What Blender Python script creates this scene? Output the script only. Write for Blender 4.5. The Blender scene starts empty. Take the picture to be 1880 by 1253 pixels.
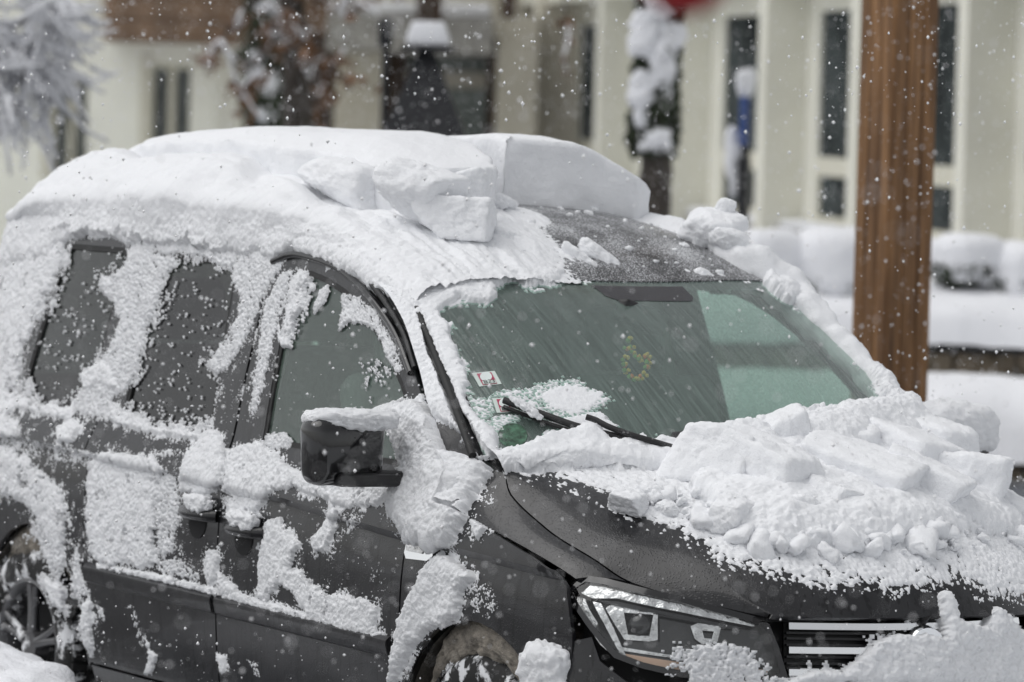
import bpy, bmesh, math, random
import numpy as np
from mathutils import Vector, Matrix, geometry

# ------------------------------------------------------------------ camera
# van coordinates: x forward (0 = front axle), y to the van's left, z up.
# The van stands on a slightly cambered street: TILT turns van coordinates into the level world.
FPX = 9000.0                                   # focal length in photo pixels (photo 1880 x 1253)
YAW, PIT, ROL = map(math.radians, (148.03, -2.85, 2.57))
CP = np.array([11.292, -7.849, 2.136])
Fh = np.array([math.cos(YAW), math.sin(YAW), 0.0])
Fv = np.array([math.cos(PIT)*math.cos(YAW), math.cos(PIT)*math.sin(YAW), math.sin(PIT)])
Rv = np.cross(Fv, [0, 0, 1]); Rv /= np.linalg.norm(Rv); Uv = np.cross(Rv, Fv)
Rv, Uv = math.cos(ROL)*Rv + math.sin(ROL)*Uv, -math.sin(ROL)*Rv + math.cos(ROL)*Uv
TILT = Matrix.Rotation(math.radians(1.07), 4, Vector(Fh))
T3 = np.array(TILT.to_3x3())
CW, FW, RW, UW = T3 @ CP, T3 @ Fv, T3 @ Rv, T3 @ Uv     # the same camera in the level world
Rh = np.cross(Fh, [0, 0, 1.0])

scene = bpy.context.scene
cam_d = bpy.data.cameras.new('camera'); cam = bpy.data.objects.new('camera', cam_d)
scene.collection.objects.link(cam)
m = Matrix.Identity(4)
for i in range(3):
    m[i][0], m[i][1], m[i][2], m[i][3] = RW[i], UW[i], -FW[i], CW[i]
cam.matrix_world = m
cam_d.sensor_width = 36.0
cam_d.lens = FPX/1880*36.0
cam_d.clip_start = 0.1; cam_d.clip_end = 500
cam_d.dof.use_dof = True
cam_d.dof.focus_distance = 13.4
cam_d.dof.aperture_fstop = 3.6
scene.camera = cam

# ------------------------------------------------------------------ sky and light (overcast snowfall)
SUN_EL, SUN_AZ = math.radians(62), math.radians(-112)
world = bpy.data.worlds.new('World'); scene.world = world; world.use_nodes = True
wn = world.node_tree.nodes; wl = world.node_tree.links
sky = wn.new('ShaderNodeTexSky'); sky.sky_type = 'NISHITA'; sky.sun_disc = False
sky.sun_elevation = SUN_EL; sky.sun_rotation = math.radians(90) - SUN_AZ
sky.dust_density = 1.5; sky.air_density = 1.0; sky.ozone_density = 1.0
hs = wn.new('ShaderNodeHueSaturation'); hs.inputs['Saturation'].default_value = 0.10
wl.new(sky.outputs[0], hs.inputs['Color'])
bg = wn['Background']; bg.inputs['Strength'].default_value = 0.125
wl.new(hs.outputs[0], bg.inputs['Color'])
sun_d = bpy.data.lights.new('sun', 'SUN'); sun_d.energy = 1.0; sun_d.angle = math.radians(60)
sun_d.color = (1.0, 0.985, 0.97)
sun = bpy.data.objects.new('sun', sun_d); scene.collection.objects.link(sun)
sd = Vector((math.cos(SUN_EL)*math.cos(SUN_AZ), math.cos(SUN_EL)*math.sin(SUN_AZ), math.sin(SUN_EL)))
sun.rotation_euler = (-sd).to_track_quat('-Z', 'Y').to_euler()
sun.location = (0, 0, 30)
scene.view_settings.view_transform = 'Standard'
scene.view_settings.look = 'None'
scene.view_settings.exposure = 0.13
scene.view_settings.gamma = 1.0
scene.render.engine = 'CYCLES'
scene.cycles.max_bounces = 8
scene.cycles.transparent_max_bounces = 12
scene.cycles.caustics_reflective = False
scene.cycles.caustics_refractive = False

# ------------------------------------------------------------------ helpers
rng = np.random.default_rng(7)
random.seed(7)

def proj(P):
    d = np.asarray(P, float) - CP; z = d @ Fv
    return np.stack([940 + FPX*(d @ Rv)/z, 626.5 - FPX*(d @ Uv)/z], -1)

def unp(px, py, ax, val):
    d = Fv + Rv*(px-940)/FPX - Uv*(py-626.5)/FPX
    return CP + d*((val-CP[ax])/d[ax])

def wpt(px, py, depth):
    """point in the level world on the ray of a photo pixel, `depth` metres in front of the camera"""
    d = FW + RW*(px-940)/FPX - UW*(py-626.5)/FPX
    return CW + d*depth

def pchip(xs, ys):
    xs = np.asarray(xs, float); ys = np.asarray(ys, float)
    if ys.ndim > 1:
        fs = [pchip(xs, ys[:, k]) for k in range(ys.shape[1])]
        return lambda x: np.stack([f(x) for f in fs], -1)
    h = np.diff(xs); dl = np.diff(ys)/h
    d = np.zeros(len(xs))
    for i in range(1, len(xs)-1):
        if dl[i-1]*dl[i] > 0:
            w1, w2 = 2*h[i]+h[i-1], h[i]+2*h[i-1]
            d[i] = (w1+w2)/(w1/dl[i-1]+w2/dl[i])
    d[0], d[-1] = dl[0], dl[-1]
    def f(x):
        x = np.asarray(x, float)
        i = np.clip(np.searchsorted(xs, x)-1, 0, len(xs)-2)
        t = (x-xs[i])/h[i]
        tc = np.clip(t, 0, 1)
        r = (ys[i]*(1+2*tc)*(1-tc)**2 + h[i]*d[i]*tc*(1-tc)**2
             + ys[i+1]*tc*tc*(3-2*tc) + h[i]*d[i+1]*tc*tc*(tc-1))
        return r + np.where(t < 0, d[i]*h[i]*t, 0) + np.where(t > 1, d[i+1]*h[i]*(t-1), 0)
    return f

# --- vector noise
_perm = rng.permutation(4096)
def _hash(ix, iy, iz, k=0):
    return _perm[(_perm[(_perm[(ix+k*131) & 4095] + iy) & 4095] + iz) & 4095]/4095.0
def vnoise(P):
    """value noise in -1..1, P is (n,3)"""
    P = np.asarray(P, float); i = np.floor(P).astype(int); f = P-i
    f = f*f*f*(f*(f*6-15)+10); r = 0
    for a in (0, 1):
        for b in (0, 1):
            for c in (0, 1):
                w = (f[:, 0] if a else 1-f[:, 0])*(f[:, 1] if b else 1-f[:, 1])*(f[:, 2] if c else 1-f[:, 2])
                r = r + w*_hash(i[:, 0]+a, i[:, 1]+b, i[:, 2]+c)
    return 2*r-1
def fbm(P, octs=3, gain=.5):
    P = np.asarray(P, float); a = 1; r = 0; s = 0
    for k in range(octs):
        r = r + a*vnoise(P*2.03**k + 17.3*k); s += a; a *= gain
    return r/s
def worley(P):
    P = np.asarray(P, float); i = np.floor(P).astype(int); best = np.full(len(P), 9.0)
    for a in (-1, 0, 1):
        for b in (-1, 0, 1):
            for c in (-1, 0, 1):
                j = i+np.array([a, b, c])
                q = j + np.stack([_hash(j[:, 0], j[:, 1], j[:, 2], k) for k in (1, 2, 3)], -1)
                best = np.minimum(best, ((P-q)**2).sum(1))
    return np.sqrt(best)

# --- polygons
def sdist(poly, Q):
    """signed distance to polygon, positive inside"""
    poly = np.asarray(poly, float); d = np.full(len(Q), 1e9); ins = np.zeros(len(Q), bool)
    for k in range(len(poly)):
        a, b = poly[k-1], poly[k]; e = b-a; w = Q-a
        t = np.clip((w @ e)/max(e @ e, 1e-12), 0, 1)
        d = np.minimum(d, ((w-t[:, None]*e)**2).sum(1))
        if a[1] != b[1]:
            c = (a[1] > Q[:, 1]) != (b[1] > Q[:, 1])
            ins ^= c & (Q[:, 0] < (b[0]-a[0])*(Q[:, 1]-a[1])/(b[1]-a[1])+a[0])
    d = np.sqrt(d)
    return np.where(ins, d, -d)
def inside(poly, Q):
    return sdist(poly, np.asarray(Q, float)) > 0

def densify(loop, step, closed=True):
    out = []
    n = len(loop)
    for k in range(n if closed else n-1):
        a, b = np.asarray(loop[k], float), np.asarray(loop[(k+1) % n], float)
        c = max(1, int(math.ceil(np.linalg.norm(b-a)/step)))
        for j in range(c): out.append(a+(b-a)*j/c)
    if not closed: out.append(np.asarray(loop[-1], float))
    return np.array(out)
def smooth_loop(loop, step):
    """closed Catmull-Rom through the points"""
    L = [np.asarray(p, float) for p in loop]; n = len(L); out = []
    for k in range(n):
        p0, p1, p2, p3 = L[k-1], L[k], L[(k+1) % n], L[(k+2) % n]
        c = max(2, int(np.linalg.norm(p2-p1)/step))
        for j in range(c):
            t = j/c
            out.append(.5*((2*p1)+(-p0+p2)*t+(2*p0-5*p1+4*p2-p3)*t*t+(-p0+3*p1-3*p2+p3)*t**3))
    return out
def smooth_line(pts, step):
    L = [np.asarray(p, float) for p in pts]; L = [2*L[0]-L[1]]+L+[2*L[-1]-L[-2]]; out = []
    for k in range(1, len(L)-2):
        p0, p1, p2, p3 = L[k-1:k+3]
        c = max(2, int(np.linalg.norm(p2-p1)/step))
        for j in range(c):
            t = j/c
            out.append(.5*((2*p1)+(-p0+p2)*t+(2*p0-5*p1+4*p2-p3)*t*t+(-p0+3*p1-3*p2+p3)*t**3))
    out.append(L[-2]); return np.array(out)

# --- objects
def tag(o, label=None, cat=None, group=None, kind=None):
    if label: o['label'] = label
    if cat: o['category'] = cat
    if group: o['group'] = group
    if kind: o['kind'] = kind
    return o
def empty(name, loc=(0, 0, 0), mat=None):
    o = bpy.data.objects.new(name, None); scene.collection.objects.link(o)
    if mat is not None: o.matrix_world = mat
    else: o.location = loc
    o.empty_display_size = .2
    return o
def mesh(name, V, Fc, mat, parent=None, smooth=True, angle=None, mw=None):
    me = bpy.data.meshes.new(name)
    V = np.asarray(V, np.float32)
    if isinstance(Fc, np.ndarray):
        n, k = Fc.shape
        me.vertices.add(len(V)); me.vertices.foreach_set('co', V.ravel())
        me.loops.add(n*k); me.loops.foreach_set('vertex_index', Fc.astype(np.int32).ravel())
        me.polygons.add(n); me.polygons.foreach_set('loop_start', np.arange(0, n*k, k, dtype=np.int32))
        me.update(calc_edges=True)
    else:
        me.from_pydata([tuple(map(float, v)) for v in V], [], [tuple(map(int, f)) for f in Fc])
    me.validate()
    if smooth:
        me.polygons.foreach_set('use_smooth', np.ones(len(me.polygons), bool))
        if angle: me.set_sharp_from_angle(angle=math.radians(angle))
    if mat: me.materials.append(mat)
    o = bpy.data.objects.new(name, me); scene.collection.objects.link(o)
    if parent: o.parent = parent
    elif mw is not None: o.matrix_world = mw
    me.update()
    return o
def bm_obj(name, bm, mat, parent=None, smooth=True, angle=35, mw=None):
    me = bpy.data.meshes.new(name); bmesh.ops.recalc_face_normals(bm, faces=bm.faces); bm.to_mesh(me); bm.free()
    if smooth:
        me.polygons.foreach_set('use_smooth', np.ones(len(me.polygons), bool))
        if angle: me.set_sharp_from_angle(angle=math.radians(angle))
    me.materials.append(mat)
    o = bpy.data.objects.new(name, me); scene.collection.objects.link(o)
    if parent: o.parent = parent
    elif mw is not None: o.matrix_world = mw
    return o
def box_bm(c, ax, bevel=0, seg=2, bm=None):
    """box around c with half-axis vectors ax[0..2]"""
    bm2 = bmesh.new()
    c = np.asarray(c, float); ax = [np.asarray(a, float) for a in ax]
    vs = {}
    for i in (-1, 1):
        for j in (-1, 1):
            for k in (-1, 1):
                vs[i, j, k] = bm2.verts.new(c+ax[0]*i+ax[1]*j+ax[2]*k)
    for q in [((-1,-1,-1),(-1,-1,1),(-1,1,1),(-1,1,-1)), ((1,-1,-1),(1,1,-1),(1,1,1),(1,-1,1)),
              ((-1,-1,-1),(1,-1,-1),(1,-1,1),(-1,-1,1)), ((-1,1,-1),(-1,1,1),(1,1,1),(1,1,-1)),
              ((-1,-1,-1),(-1,1,-1),(1,1,-1),(1,-1,-1)), ((-1,-1,1),(1,-1,1),(1,1,1),(-1,1,1))]:
        bm2.faces.new([vs[a] for a in q])
    bmesh.ops.recalc_face_normals(bm2, faces=bm2.faces)
    if bevel: bmesh.ops.bevel(bm2, geom=bm2.edges[:], offset=bevel, segments=seg, affect='EDGES', profile=.5)
    if bm is None: return bm2
    me = bpy.data.meshes.new('tmp'); bm2.to_mesh(me); bm2.free(); bm.from_mesh(me); bpy.data.meshes.remove(me)
    return bm
X3 = (np.array([1., 0, 0]), np.array([0, 1., 0]), np.array([0, 0, 1.]))
def abox(name, lo, hi, mat, parent=None, bevel=0, mw=None, seg=2):
    lo, hi = np.asarray(lo, float), np.asarray(hi, float); h = (hi-lo)/2
    return bm_obj(name, box_bm((lo+hi)/2, [X3[i]*h[i] for i in range(3)], bevel, seg), mat, parent, mw=mw)
def tube_arrays(pts, r, n=8, caps=True):
    """swept tube through pts (m,3) with radius r (scalar or per point)"""
    pts = np.asarray(pts, float); m_ = len(pts); r = np.broadcast_to(np.asarray(r, float), (m_,))
    tg = np.gradient(pts, axis=0); tg /= np.linalg.norm(tg, axis=1)[:, None]+1e-12
    ref = np.array([0, 0, 1.]) if abs(tg[0][2]) < .9 else np.array([1., 0, 0])
    V = []
    u = np.cross(tg[0], ref); u /= np.linalg.norm(u)
    for i in range(m_):
        u = u-tg[i]*(u @ tg[i]); u /= np.linalg.norm(u)+1e-12; v = np.cross(tg[i], u)
        for k in range(n):
            a = 2*math.pi*k/n
            V.append(pts[i]+r[i]*(math.cos(a)*u+math.sin(a)*v))
    Fc = []
    for i in range(m_-1):
        for k in range(n):
            Fc.append((i*n+k, i*n+(k+1) % n, (i+1)*n+(k+1) % n, (i+1)*n+k))
    if caps:
        Fc.append(tuple(range(n))[::-1]); Fc.append(tuple(range((m_-1)*n, m_*n)))
    return V, Fc
def tube(name, pts, r, mat, parent=None, n=8, mw=None):
    V, Fc = tube_arrays(pts, r, n)
    return mesh(name, V, Fc, mat, parent, angle=50, mw=mw)
def merge(parts):
    V, Fc = [], []
    for v, f in parts:
        o = len(V); V += list(v); Fc += [tuple(i+o for i in q) for q in f]
    return V, Fc

def grid_faces(nu, nv):
    i = np.arange(nu*nv).reshape(nu, nv)
    return np.stack([i[:-1, :-1].ravel(), i[1:, :-1].ravel(), i[1:, 1:].ravel(), i[:-1, 1:].ravel()], 1)
def surf_normals(surf, u, v, e=1e-3, sign=1):
    pu = surf(u+e, v)-surf(u-e, v); pv = surf(u, v+e)-surf(u, v-e)
    n = np.cross(pu, pv)*sign
    return n/(np.linalg.norm(n, axis=1)[:, None]+1e-12)
def px2uv(surf, pxs, urange, vrange, n=60):
    """parameters of the points of a surface that the photo pixels look at"""
    U, Vv = np.meshgrid(np.linspace(*urange, n), np.linspace(*vrange, n), indexing='ij')
    U, Vv = U.ravel(), Vv.ravel(); G = proj(surf(U, Vv)); out = []
    for p in np.atleast_2d(np.asarray(pxs, float)):
        k = ((G-p)**2).sum(1).argmin(); u, v = U[k], Vv[k]
        for it in range(12):
            u_, v_ = np.array([u, u+1e-4, u]), np.array([v, v, v+1e-4])
            q = proj(surf(u_, v_)); J = np.stack([(q[1]-q[0])/1e-4, (q[2]-q[0])/1e-4], 1)
            if abs(np.linalg.det(J)) < 1e-6: break
            dx = np.linalg.solve(J, p-q[0]); dx = np.clip(dx, -.05, .05)
            u, v = u+dx[0], v+dx[1]
        out.append((u, v))
    return np.array(out)

def panel_arrays(surf, outer, holes=(), step=.03, thick=.012, off=0.0, sign=1, extra=None):
    """outer/holes: loops in surface parameters -> sheet on the surface with turned-in edges"""
    loops = [densify(outer, step)]+[densify(h, step) for h in holes]
    pts, edges = [], []
    for L in loops:
        o = len(pts); pts += list(L); edges += [(o+i, o+(i+1) % len(L)) for i in range(len(L))]
    lo, hi = loops[0].min(0), loops[0].max(0)
    gu, gv = np.meshgrid(np.arange(lo[0]+step/2, hi[0], step), np.arange(lo[1]+step/2, hi[1], step))
    Q = np.stack([gu.ravel(), gv.ravel()], 1)
    if extra is not None:
        far = np.ones(len(Q), bool)
        for k in range(0, len(Q), 400): far[k:k+400] = (((Q[k:k+400, None]-extra[None])**2).sum(2).min(1) > (step*.5)**2)
        Q = np.vstack([Q[far], extra[(extra > lo).all(1) & (extra < hi).all(1)]])
    ok = sdist(loops[0], Q) > step*.45
    for h in loops[1:]: ok &= sdist(h, Q) < -step*.45
    pts = np.array(list(pts)+list(Q[ok]))
    r = geometry.delaunay_2d_cdt([Vector(p) for p in pts], edges, [], 0, 1e-7)
    uv = np.array([tuple(p) for p in r[0]]); tri = np.array([t for t in r[2] if len(t) == 3])
    c = uv[tri].mean(1); ok = inside(loops[0], c)
    for h in loops[1:]: ok &= ~inside(h, c)
    tri = tri[ok]
    P = surf(uv[:, 0], uv[:, 1]); N = surf_normals(surf, uv[:, 0], uv[:, 1], sign=sign)
    # orient
    fn = np.cross(P[tri[:, 1]]-P[tri[:, 0]], P[tri[:, 2]]-P[tri[:, 0]])
    flip = (fn*N[tri[:, 0]]).sum(1) < 0
    tri[flip] = tri[flip][:, ::-1]
    P = P+N*off
    Fc = [tuple(t) for t in tri]
    if thick:
        cnt = {}
        for t in Fc:
            for k in range(3):
                e = (t[k], t[(k+1) % 3]); cnt.setdefault(tuple(sorted(e)), []).append(e)
        idx = {}; V2 = []
        def low(i):
            if i not in idx: idx[i] = len(P)+len(V2); V2.append(P[i]-N[i]*thick)
            return idx[i]
        for e in [v[0] for v in cnt.values() if len(v) == 1]:
            Fc.append((e[1], e[0], low(e[0]), low(e[1])))
        P = np.vstack([P, V2])
    return P, Fc
def panel(name, surf, outer, mat, parent, holes=(), step=.03, thick=.012, off=0.0, sign=1, mw=None, extra=None):
    V, Fc = panel_arrays(surf, outer, holes, step, thick, off, sign, extra)
    return mesh(name, V, Fc, mat, parent, angle=38, mw=mw)

# ------------------------------------------------------------------ materials
def new_mat(name):
    mt = bpy.data.materials.new(name); mt.use_nodes = True
    return mt, mt.node_tree.nodes, mt.node_tree.links, mt.node_tree.nodes['Principled BSDF']
def add_bump(nt, ln, b, scale, dist, strength=1.0, detail=3, coord='Object', rough=.5, stretch=None):
    tc = nt.new('ShaderNodeTexCoord'); nz = nt.new('ShaderNodeTexNoise'); bp = nt.new('ShaderNodeBump')
    nz.inputs['Scale'].default_value = scale; nz.inputs['Detail'].default_value = detail; nz.inputs['Roughness'].default_value = rough
    src = tc.outputs[coord]
    if stretch:
        mp = nt.new('ShaderNodeMapping'); mp.inputs['Scale'].default_value = stretch
        ln.new(src, mp.inputs['Vector']); src = mp.outputs[0]
    ln.new(src, nz.inputs['Vector']); ln.new(nz.outputs['Fac'], bp.inputs['Height'])
    bp.inputs['Distance'].default_value = dist; bp.inputs['Strength'].default_value = strength
    ln.new(bp.outputs[0], b.inputs['Normal'])
    return nz, src, bp
def plain(name, col, rough=.6, metal=0.0, bump=None, coat=0.0, var=0.0, vscale=8.0, spec=.5, stretch=None):
    mt, nt, ln, b = new_mat(name)
    b.inputs['Base Color'].default_value = (*col, 1); b.inputs['Roughness'].default_value = rough
    b.inputs['Metallic'].default_value = metal; b.inputs['Coat Weight'].default_value = coat
    b.inputs['Coat Roughness'].default_value = .05; b.inputs['Specular IOR Level'].default_value = spec
    if bump: add_bump(nt, ln, b, bump[0], bump[1], stretch=stretch)
    if var:
        tc = nt.new('ShaderNodeTexCoord'); nz = nt.new('ShaderNodeTexNoise'); nz.inputs['Scale'].default_value = vscale
        nz.inputs['Detail'].default_value = 5
        src = tc.outputs['Object']
        if stretch:
            mp = nt.new('ShaderNodeMapping'); mp.inputs['Scale'].default_value = stretch
            ln.new(src, mp.inputs['Vector']); src = mp.outputs[0]
        ln.new(src, nz.inputs['Vector'])
        rp = nt.new('ShaderNodeValToRGB')
        rp.color_ramp.elements[0].position = .3; rp.color_ramp.elements[1].position = .7
        rp.color_ramp.elements[0].color = (*[c*(1-var) for c in col], 1)
        rp.color_ramp.elements[1].color = (*[min(1, c*(1+var)) for c in col], 1)
        ln.new(nz.outputs['Fac'], rp.inputs[0]); ln.new(rp.outputs[0], b.inputs['Base Color'])
    return mt

def paint(name, dust=0.0, drops=.5):
    """dark grey metallic paint, wet: droplet relief, drip streaks, optional frost grains"""
    mt, nt, ln, b = new_mat(name)
    tc = nt.new('ShaderNodeTexCoord')
    b.inputs['Metallic'].default_value = 0.0
    b.inputs['Roughness'].default_value = .28
    b.inputs['Coat Weight'].default_value = .45; b.inputs['Coat Roughness'].default_value = .06
    b.inputs['Specular IOR Level'].default_value = .3
    base = (.010, .010, .0115, 1)
    # dirt film in soft patches
    n1 = nt.new('ShaderNodeTexNoise'); n1.inputs['Scale'].default_value = 6; n1.inputs['Detail'].default_value = 5
    ln.new(tc.outputs['Object'], n1.inputs['Vector'])
    rp = nt.new('ShaderNodeValToRGB'); rp.color_ramp.elements[0].position = .35; rp.color_ramp.elements[1].position = .75
    rp.color_ramp.elements[0].color = base; rp.color_ramp.elements[1].color = (.026, .026, .028, 1)
    ln.new(n1.outputs['Fac'], rp.inputs[0])
    # vertical drip streaks
    mp = nt.new('ShaderNodeMapping'); mp.inputs['Scale'].default_value = (64, 64, 2.0)
    ln.new(tc.outputs['Object'], mp.inputs['Vector'])
    n2 = nt.new('ShaderNodeTexNoise'); n2.inputs['Scale'].default_value = 1; n2.inputs['Detail'].default_value = 2
    ln.new(mp.outputs[0], n2.inputs['Vector'])
    r2 = nt.new('ShaderNodeValToRGB'); r2.color_ramp.elements[0].position = .58; r2.color_ramp.elements[1].position = .63
    r2.color_ramp.elements[0].color = (1, 1, 1, 1); r2.color_ramp.elements[1].color = (.35, .35, .35, 1)
    ln.new(n2.outputs['Fac'], r2.inputs[0])
    mx = nt.new('ShaderNodeMix'); mx.data_type = 'RGBA'; mx.blend_type = 'MULTIPLY'; mx.inputs[0].default_value = 1
    ln.new(rp.outputs[0], mx.inputs[6]); ln.new(r2.outputs[0], mx.inputs[7])
    col = mx.outputs[2]
    # droplets
    vo = nt.new('ShaderNodeTexVoronoi'); vo.inputs['Scale'].default_value = 150
    ln.new(tc.outputs['Object'], vo.inputs['Vector'])
    rv = nt.new('ShaderNodeValToRGB'); rv.color_ramp.elements[0].color = (1, 1, 1, 1); rv.color_ramp.elements[1].color = (0, 0, 0, 1)
    rv.color_ramp.elements[0].position = .0; rv.color_ramp.elements[1].position = .42
    ln.new(vo.outputs['Distance'], rv.inputs[0])
    bp = nt.new('ShaderNodeBump'); bp.inputs['Distance'].default_value = .0012; bp.inputs['Strength'].default_value = drops
    ln.new(rv.outputs[0], bp.inputs['Height']); ln.new(bp.outputs[0], b.inputs['Normal'])
    ln.new(bp.outputs[0], b.inputs['Coat Normal'])
    if dust:
        n3 = nt.new('ShaderNodeTexNoise'); n3.inputs['Scale'].default_value = 210; n3.inputs['Detail'].default_value = 3
        n3.inputs['Roughness'].default_value = .7
        ln.new(tc.outputs['Object'], n3.inputs['Vector'])
        n4 = nt.new('ShaderNodeTexNoise'); n4.inputs['Scale'].default_value = 7; n4.inputs['Detail'].default_value = 4
        ln.new(tc.outputs['Object'], n4.inputs['Vector'])
        ad = nt.new('ShaderNodeMath'); ad.operation = 'MULTIPLY_ADD'
        ln.new(n4.outputs['Fac'], ad.inputs[0]); ad.inputs[1].default_value = .35; ln.new(n3.outputs['Fac'], ad.inputs[2])
        r3 = nt.new('ShaderNodeMapRange'); r3.inputs['From Min'].default_value = .86-dust*.2; r3.inputs['From Max'].default_value = .98-dust*.2
        ln.new(ad.outputs[0], r3.inputs['Value'])
        m2 = nt.new('ShaderNodeMix'); m2.data_type = 'RGBA'
        ln.new(r3.outputs[0], m2.inputs[0]); ln.new(col, m2.inputs[6]); m2.inputs[7].default_value = (.62, .63, .65, 1)
        col = m2.outputs[2]
        rr = nt.new('ShaderNodeMapRange'); rr.inputs['To Min'].default_value = .36; rr.inputs['To Max'].default_value = .9
        ln.new(r3.outputs[0], rr.inputs['Value']); ln.new(rr.outputs[0], b.inputs['Roughness'])
        sb = nt.new('ShaderNodeMapRange'); sb.inputs['To Min'].default_value = .4; sb.inputs['To Max'].default_value = 0
        ln.new(r3.outputs[0], sb.inputs['Value']); ln.new(sb.outputs[0], b.inputs['Coat Weight'])
    ln.new(col, b.inputs['Base Color'])
    return mt

def glass(name, tint, film, refl=1.0, streak=False, film_sheen_col=(.55, .62, .59), frost=0):
    """car glass: tinted pane that reflects by Fresnel and carries a wet film whose colour also paints in reflected light"""
    mt, nt, ln, b = new_mat(name); nt.remove(b); out = nt['Material Output']
    tc = nt.new('ShaderNodeTexCoord')
    tr = nt.new('ShaderNodeBsdfTransparent'); tr.inputs['Color'].default_value = (*tint, 1)
    gl = nt.new('ShaderNodeBsdfGlossy'); gl.inputs['Roughness'].default_value = .04; gl.inputs['Color'].default_value = (refl, refl, refl, 1)
    df = nt.new('ShaderNodeBsdfDiffuse'); df.inputs['Color'].default_value = (*film_sheen_col, 1)
    fr = nt.new('ShaderNodeFresnel'); geo = nt.new('ShaderNodeNewGeometry'); ior = nt.new('ShaderNodeMapRange')
    ior.inputs['To Min'].default_value = 1.52; ior.inputs['To Max'].default_value = 1/1.52      # a pane reflects alike from both sides
    ln.new(geo.outputs['Backfacing'], ior.inputs['Value']); ln.new(ior.outputs[0], fr.inputs['IOR'])
    m1 = nt.new('ShaderNodeMixShader'); m2 = nt.new('ShaderNodeMixShader')
    nz = nt.new('ShaderNodeTexNoise'); nz.inputs['Scale'].default_value = 1; nz.inputs['Detail'].default_value = 3
    mp = nt.new('ShaderNodeMapping')
    if streak:   # rivulets running down the slope of the pane
        mp.inputs['Rotation'].default_value = (0, math.radians(31), 0); mp.inputs['Scale'].default_value = (6, 150, 6)
    else: mp.inputs['Scale'].default_value = (130, 130, 130)
    ln.new(tc.outputs['Object'], mp.inputs['Vector']); ln.new(mp.outputs[0], nz.inputs['Vector'])
    bp = nt.new('ShaderNodeBump'); bp.inputs['Distance'].default_value = .0022 if streak else .0006
    bp.inputs['Strength'].default_value = .8 if streak else .3
    ln.new(nz.outputs['Fac'], bp.inputs['Height'])
    for s in (gl, fr): ln.new(bp.outputs[0], s.inputs['Normal'])
    mr = nt.new('ShaderNodeMapRange'); mr.inputs['From Min'].default_value = .35; mr.inputs['From Max'].default_value = .7
    mr.inputs['To Min'].default_value = film*(.72 if streak else .7); mr.inputs['To Max'].default_value = film*(1.28 if streak else 1.3)
    ln.new(nz.outputs['Fac'], mr.inputs['Value'])
    if frost:
        n2 = nt.new('ShaderNodeTexNoise'); n2.inputs['Scale'].default_value = 190; n2.inputs['Detail'].default_value = 3; n2.inputs['Roughness'].default_value = .7
        n3 = nt.new('ShaderNodeTexNoise'); n3.inputs['Scale'].default_value = 7; n3.inputs['Detail'].default_value = 4
        ad = nt.new('ShaderNodeMath'); ad.operation = 'MULTIPLY_ADD'; ad.inputs[1].default_value = .45
        ln.new(tc.outputs['Object'], n2.inputs['Vector']); ln.new(tc.outputs['Object'], n3.inputs['Vector'])
        ln.new(n3.outputs['Fac'], ad.inputs[0]); ln.new(n2.outputs['Fac'], ad.inputs[2])
        m4 = nt.new('ShaderNodeMapRange'); m4.inputs['From Min'].default_value = .80; m4.inputs['From Max'].default_value = .95
        m4.inputs['To Max'].default_value = frost; ln.new(ad.outputs[0], m4.inputs['Value'])
        a2 = nt.new('ShaderNodeMath'); a2.operation = 'MAXIMUM'; ln.new(mr.outputs[0], a2.inputs[0]); ln.new(m4.outputs[0], a2.inputs[1]); mr = a2
        df.inputs['Color'].default_value = (.6, .6, .62, 1)
    ln.new(mr.outputs[0], m1.inputs[0]); ln.new(tr.outputs[0], m1.inputs[1]); ln.new(df.outputs[0], m1.inputs[2])
    ln.new(fr.outputs[0], m2.inputs[0]); ln.new(m1.outputs[0], m2.inputs[1]); ln.new(gl.outputs[0], m2.inputs[2])
    ln.new(m2.outputs[0], out.inputs['Surface'])
    return mt

def snow_mat(name, col=(.88, .89, .91), grain=260, gd=.0022, sub=.0, mid=0.0):
    mt, nt, ln, b = new_mat(name)
    b.inputs['Base Color'].default_value = (*col, 1); b.inputs['Roughness'].default_value = .75
    b.inputs['Specular IOR Level'].default_value = .25
    if sub:
        b.inputs['Subsurface Weight'].default_value = sub; b.inputs['Subsurface Radius'].default_value = (.9, 1, 1.15)
        b.inputs['Subsurface Scale'].default_value = .012
    nz, src, bp = add_bump(nt, ln, b, grain, gd, detail=3, rough=.65)
    if mid:
        n2 = nt.new('ShaderNodeTexNoise'); n2.inputs['Scale'].default_value = 38; n2.inputs['Detail'].default_value = 4
        ln.new(src, n2.inputs['Vector']); b2 = nt.new('ShaderNodeBump'); b2.inputs['Distance'].default_value = mid
        ln.new(n2.outputs['Fac'], b2.inputs['Height']); ln.new(bp.outputs[0], b2.inputs['Normal']); ln.new(b2.outputs[0], b.inputs['Normal'])
    return mt

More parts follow.
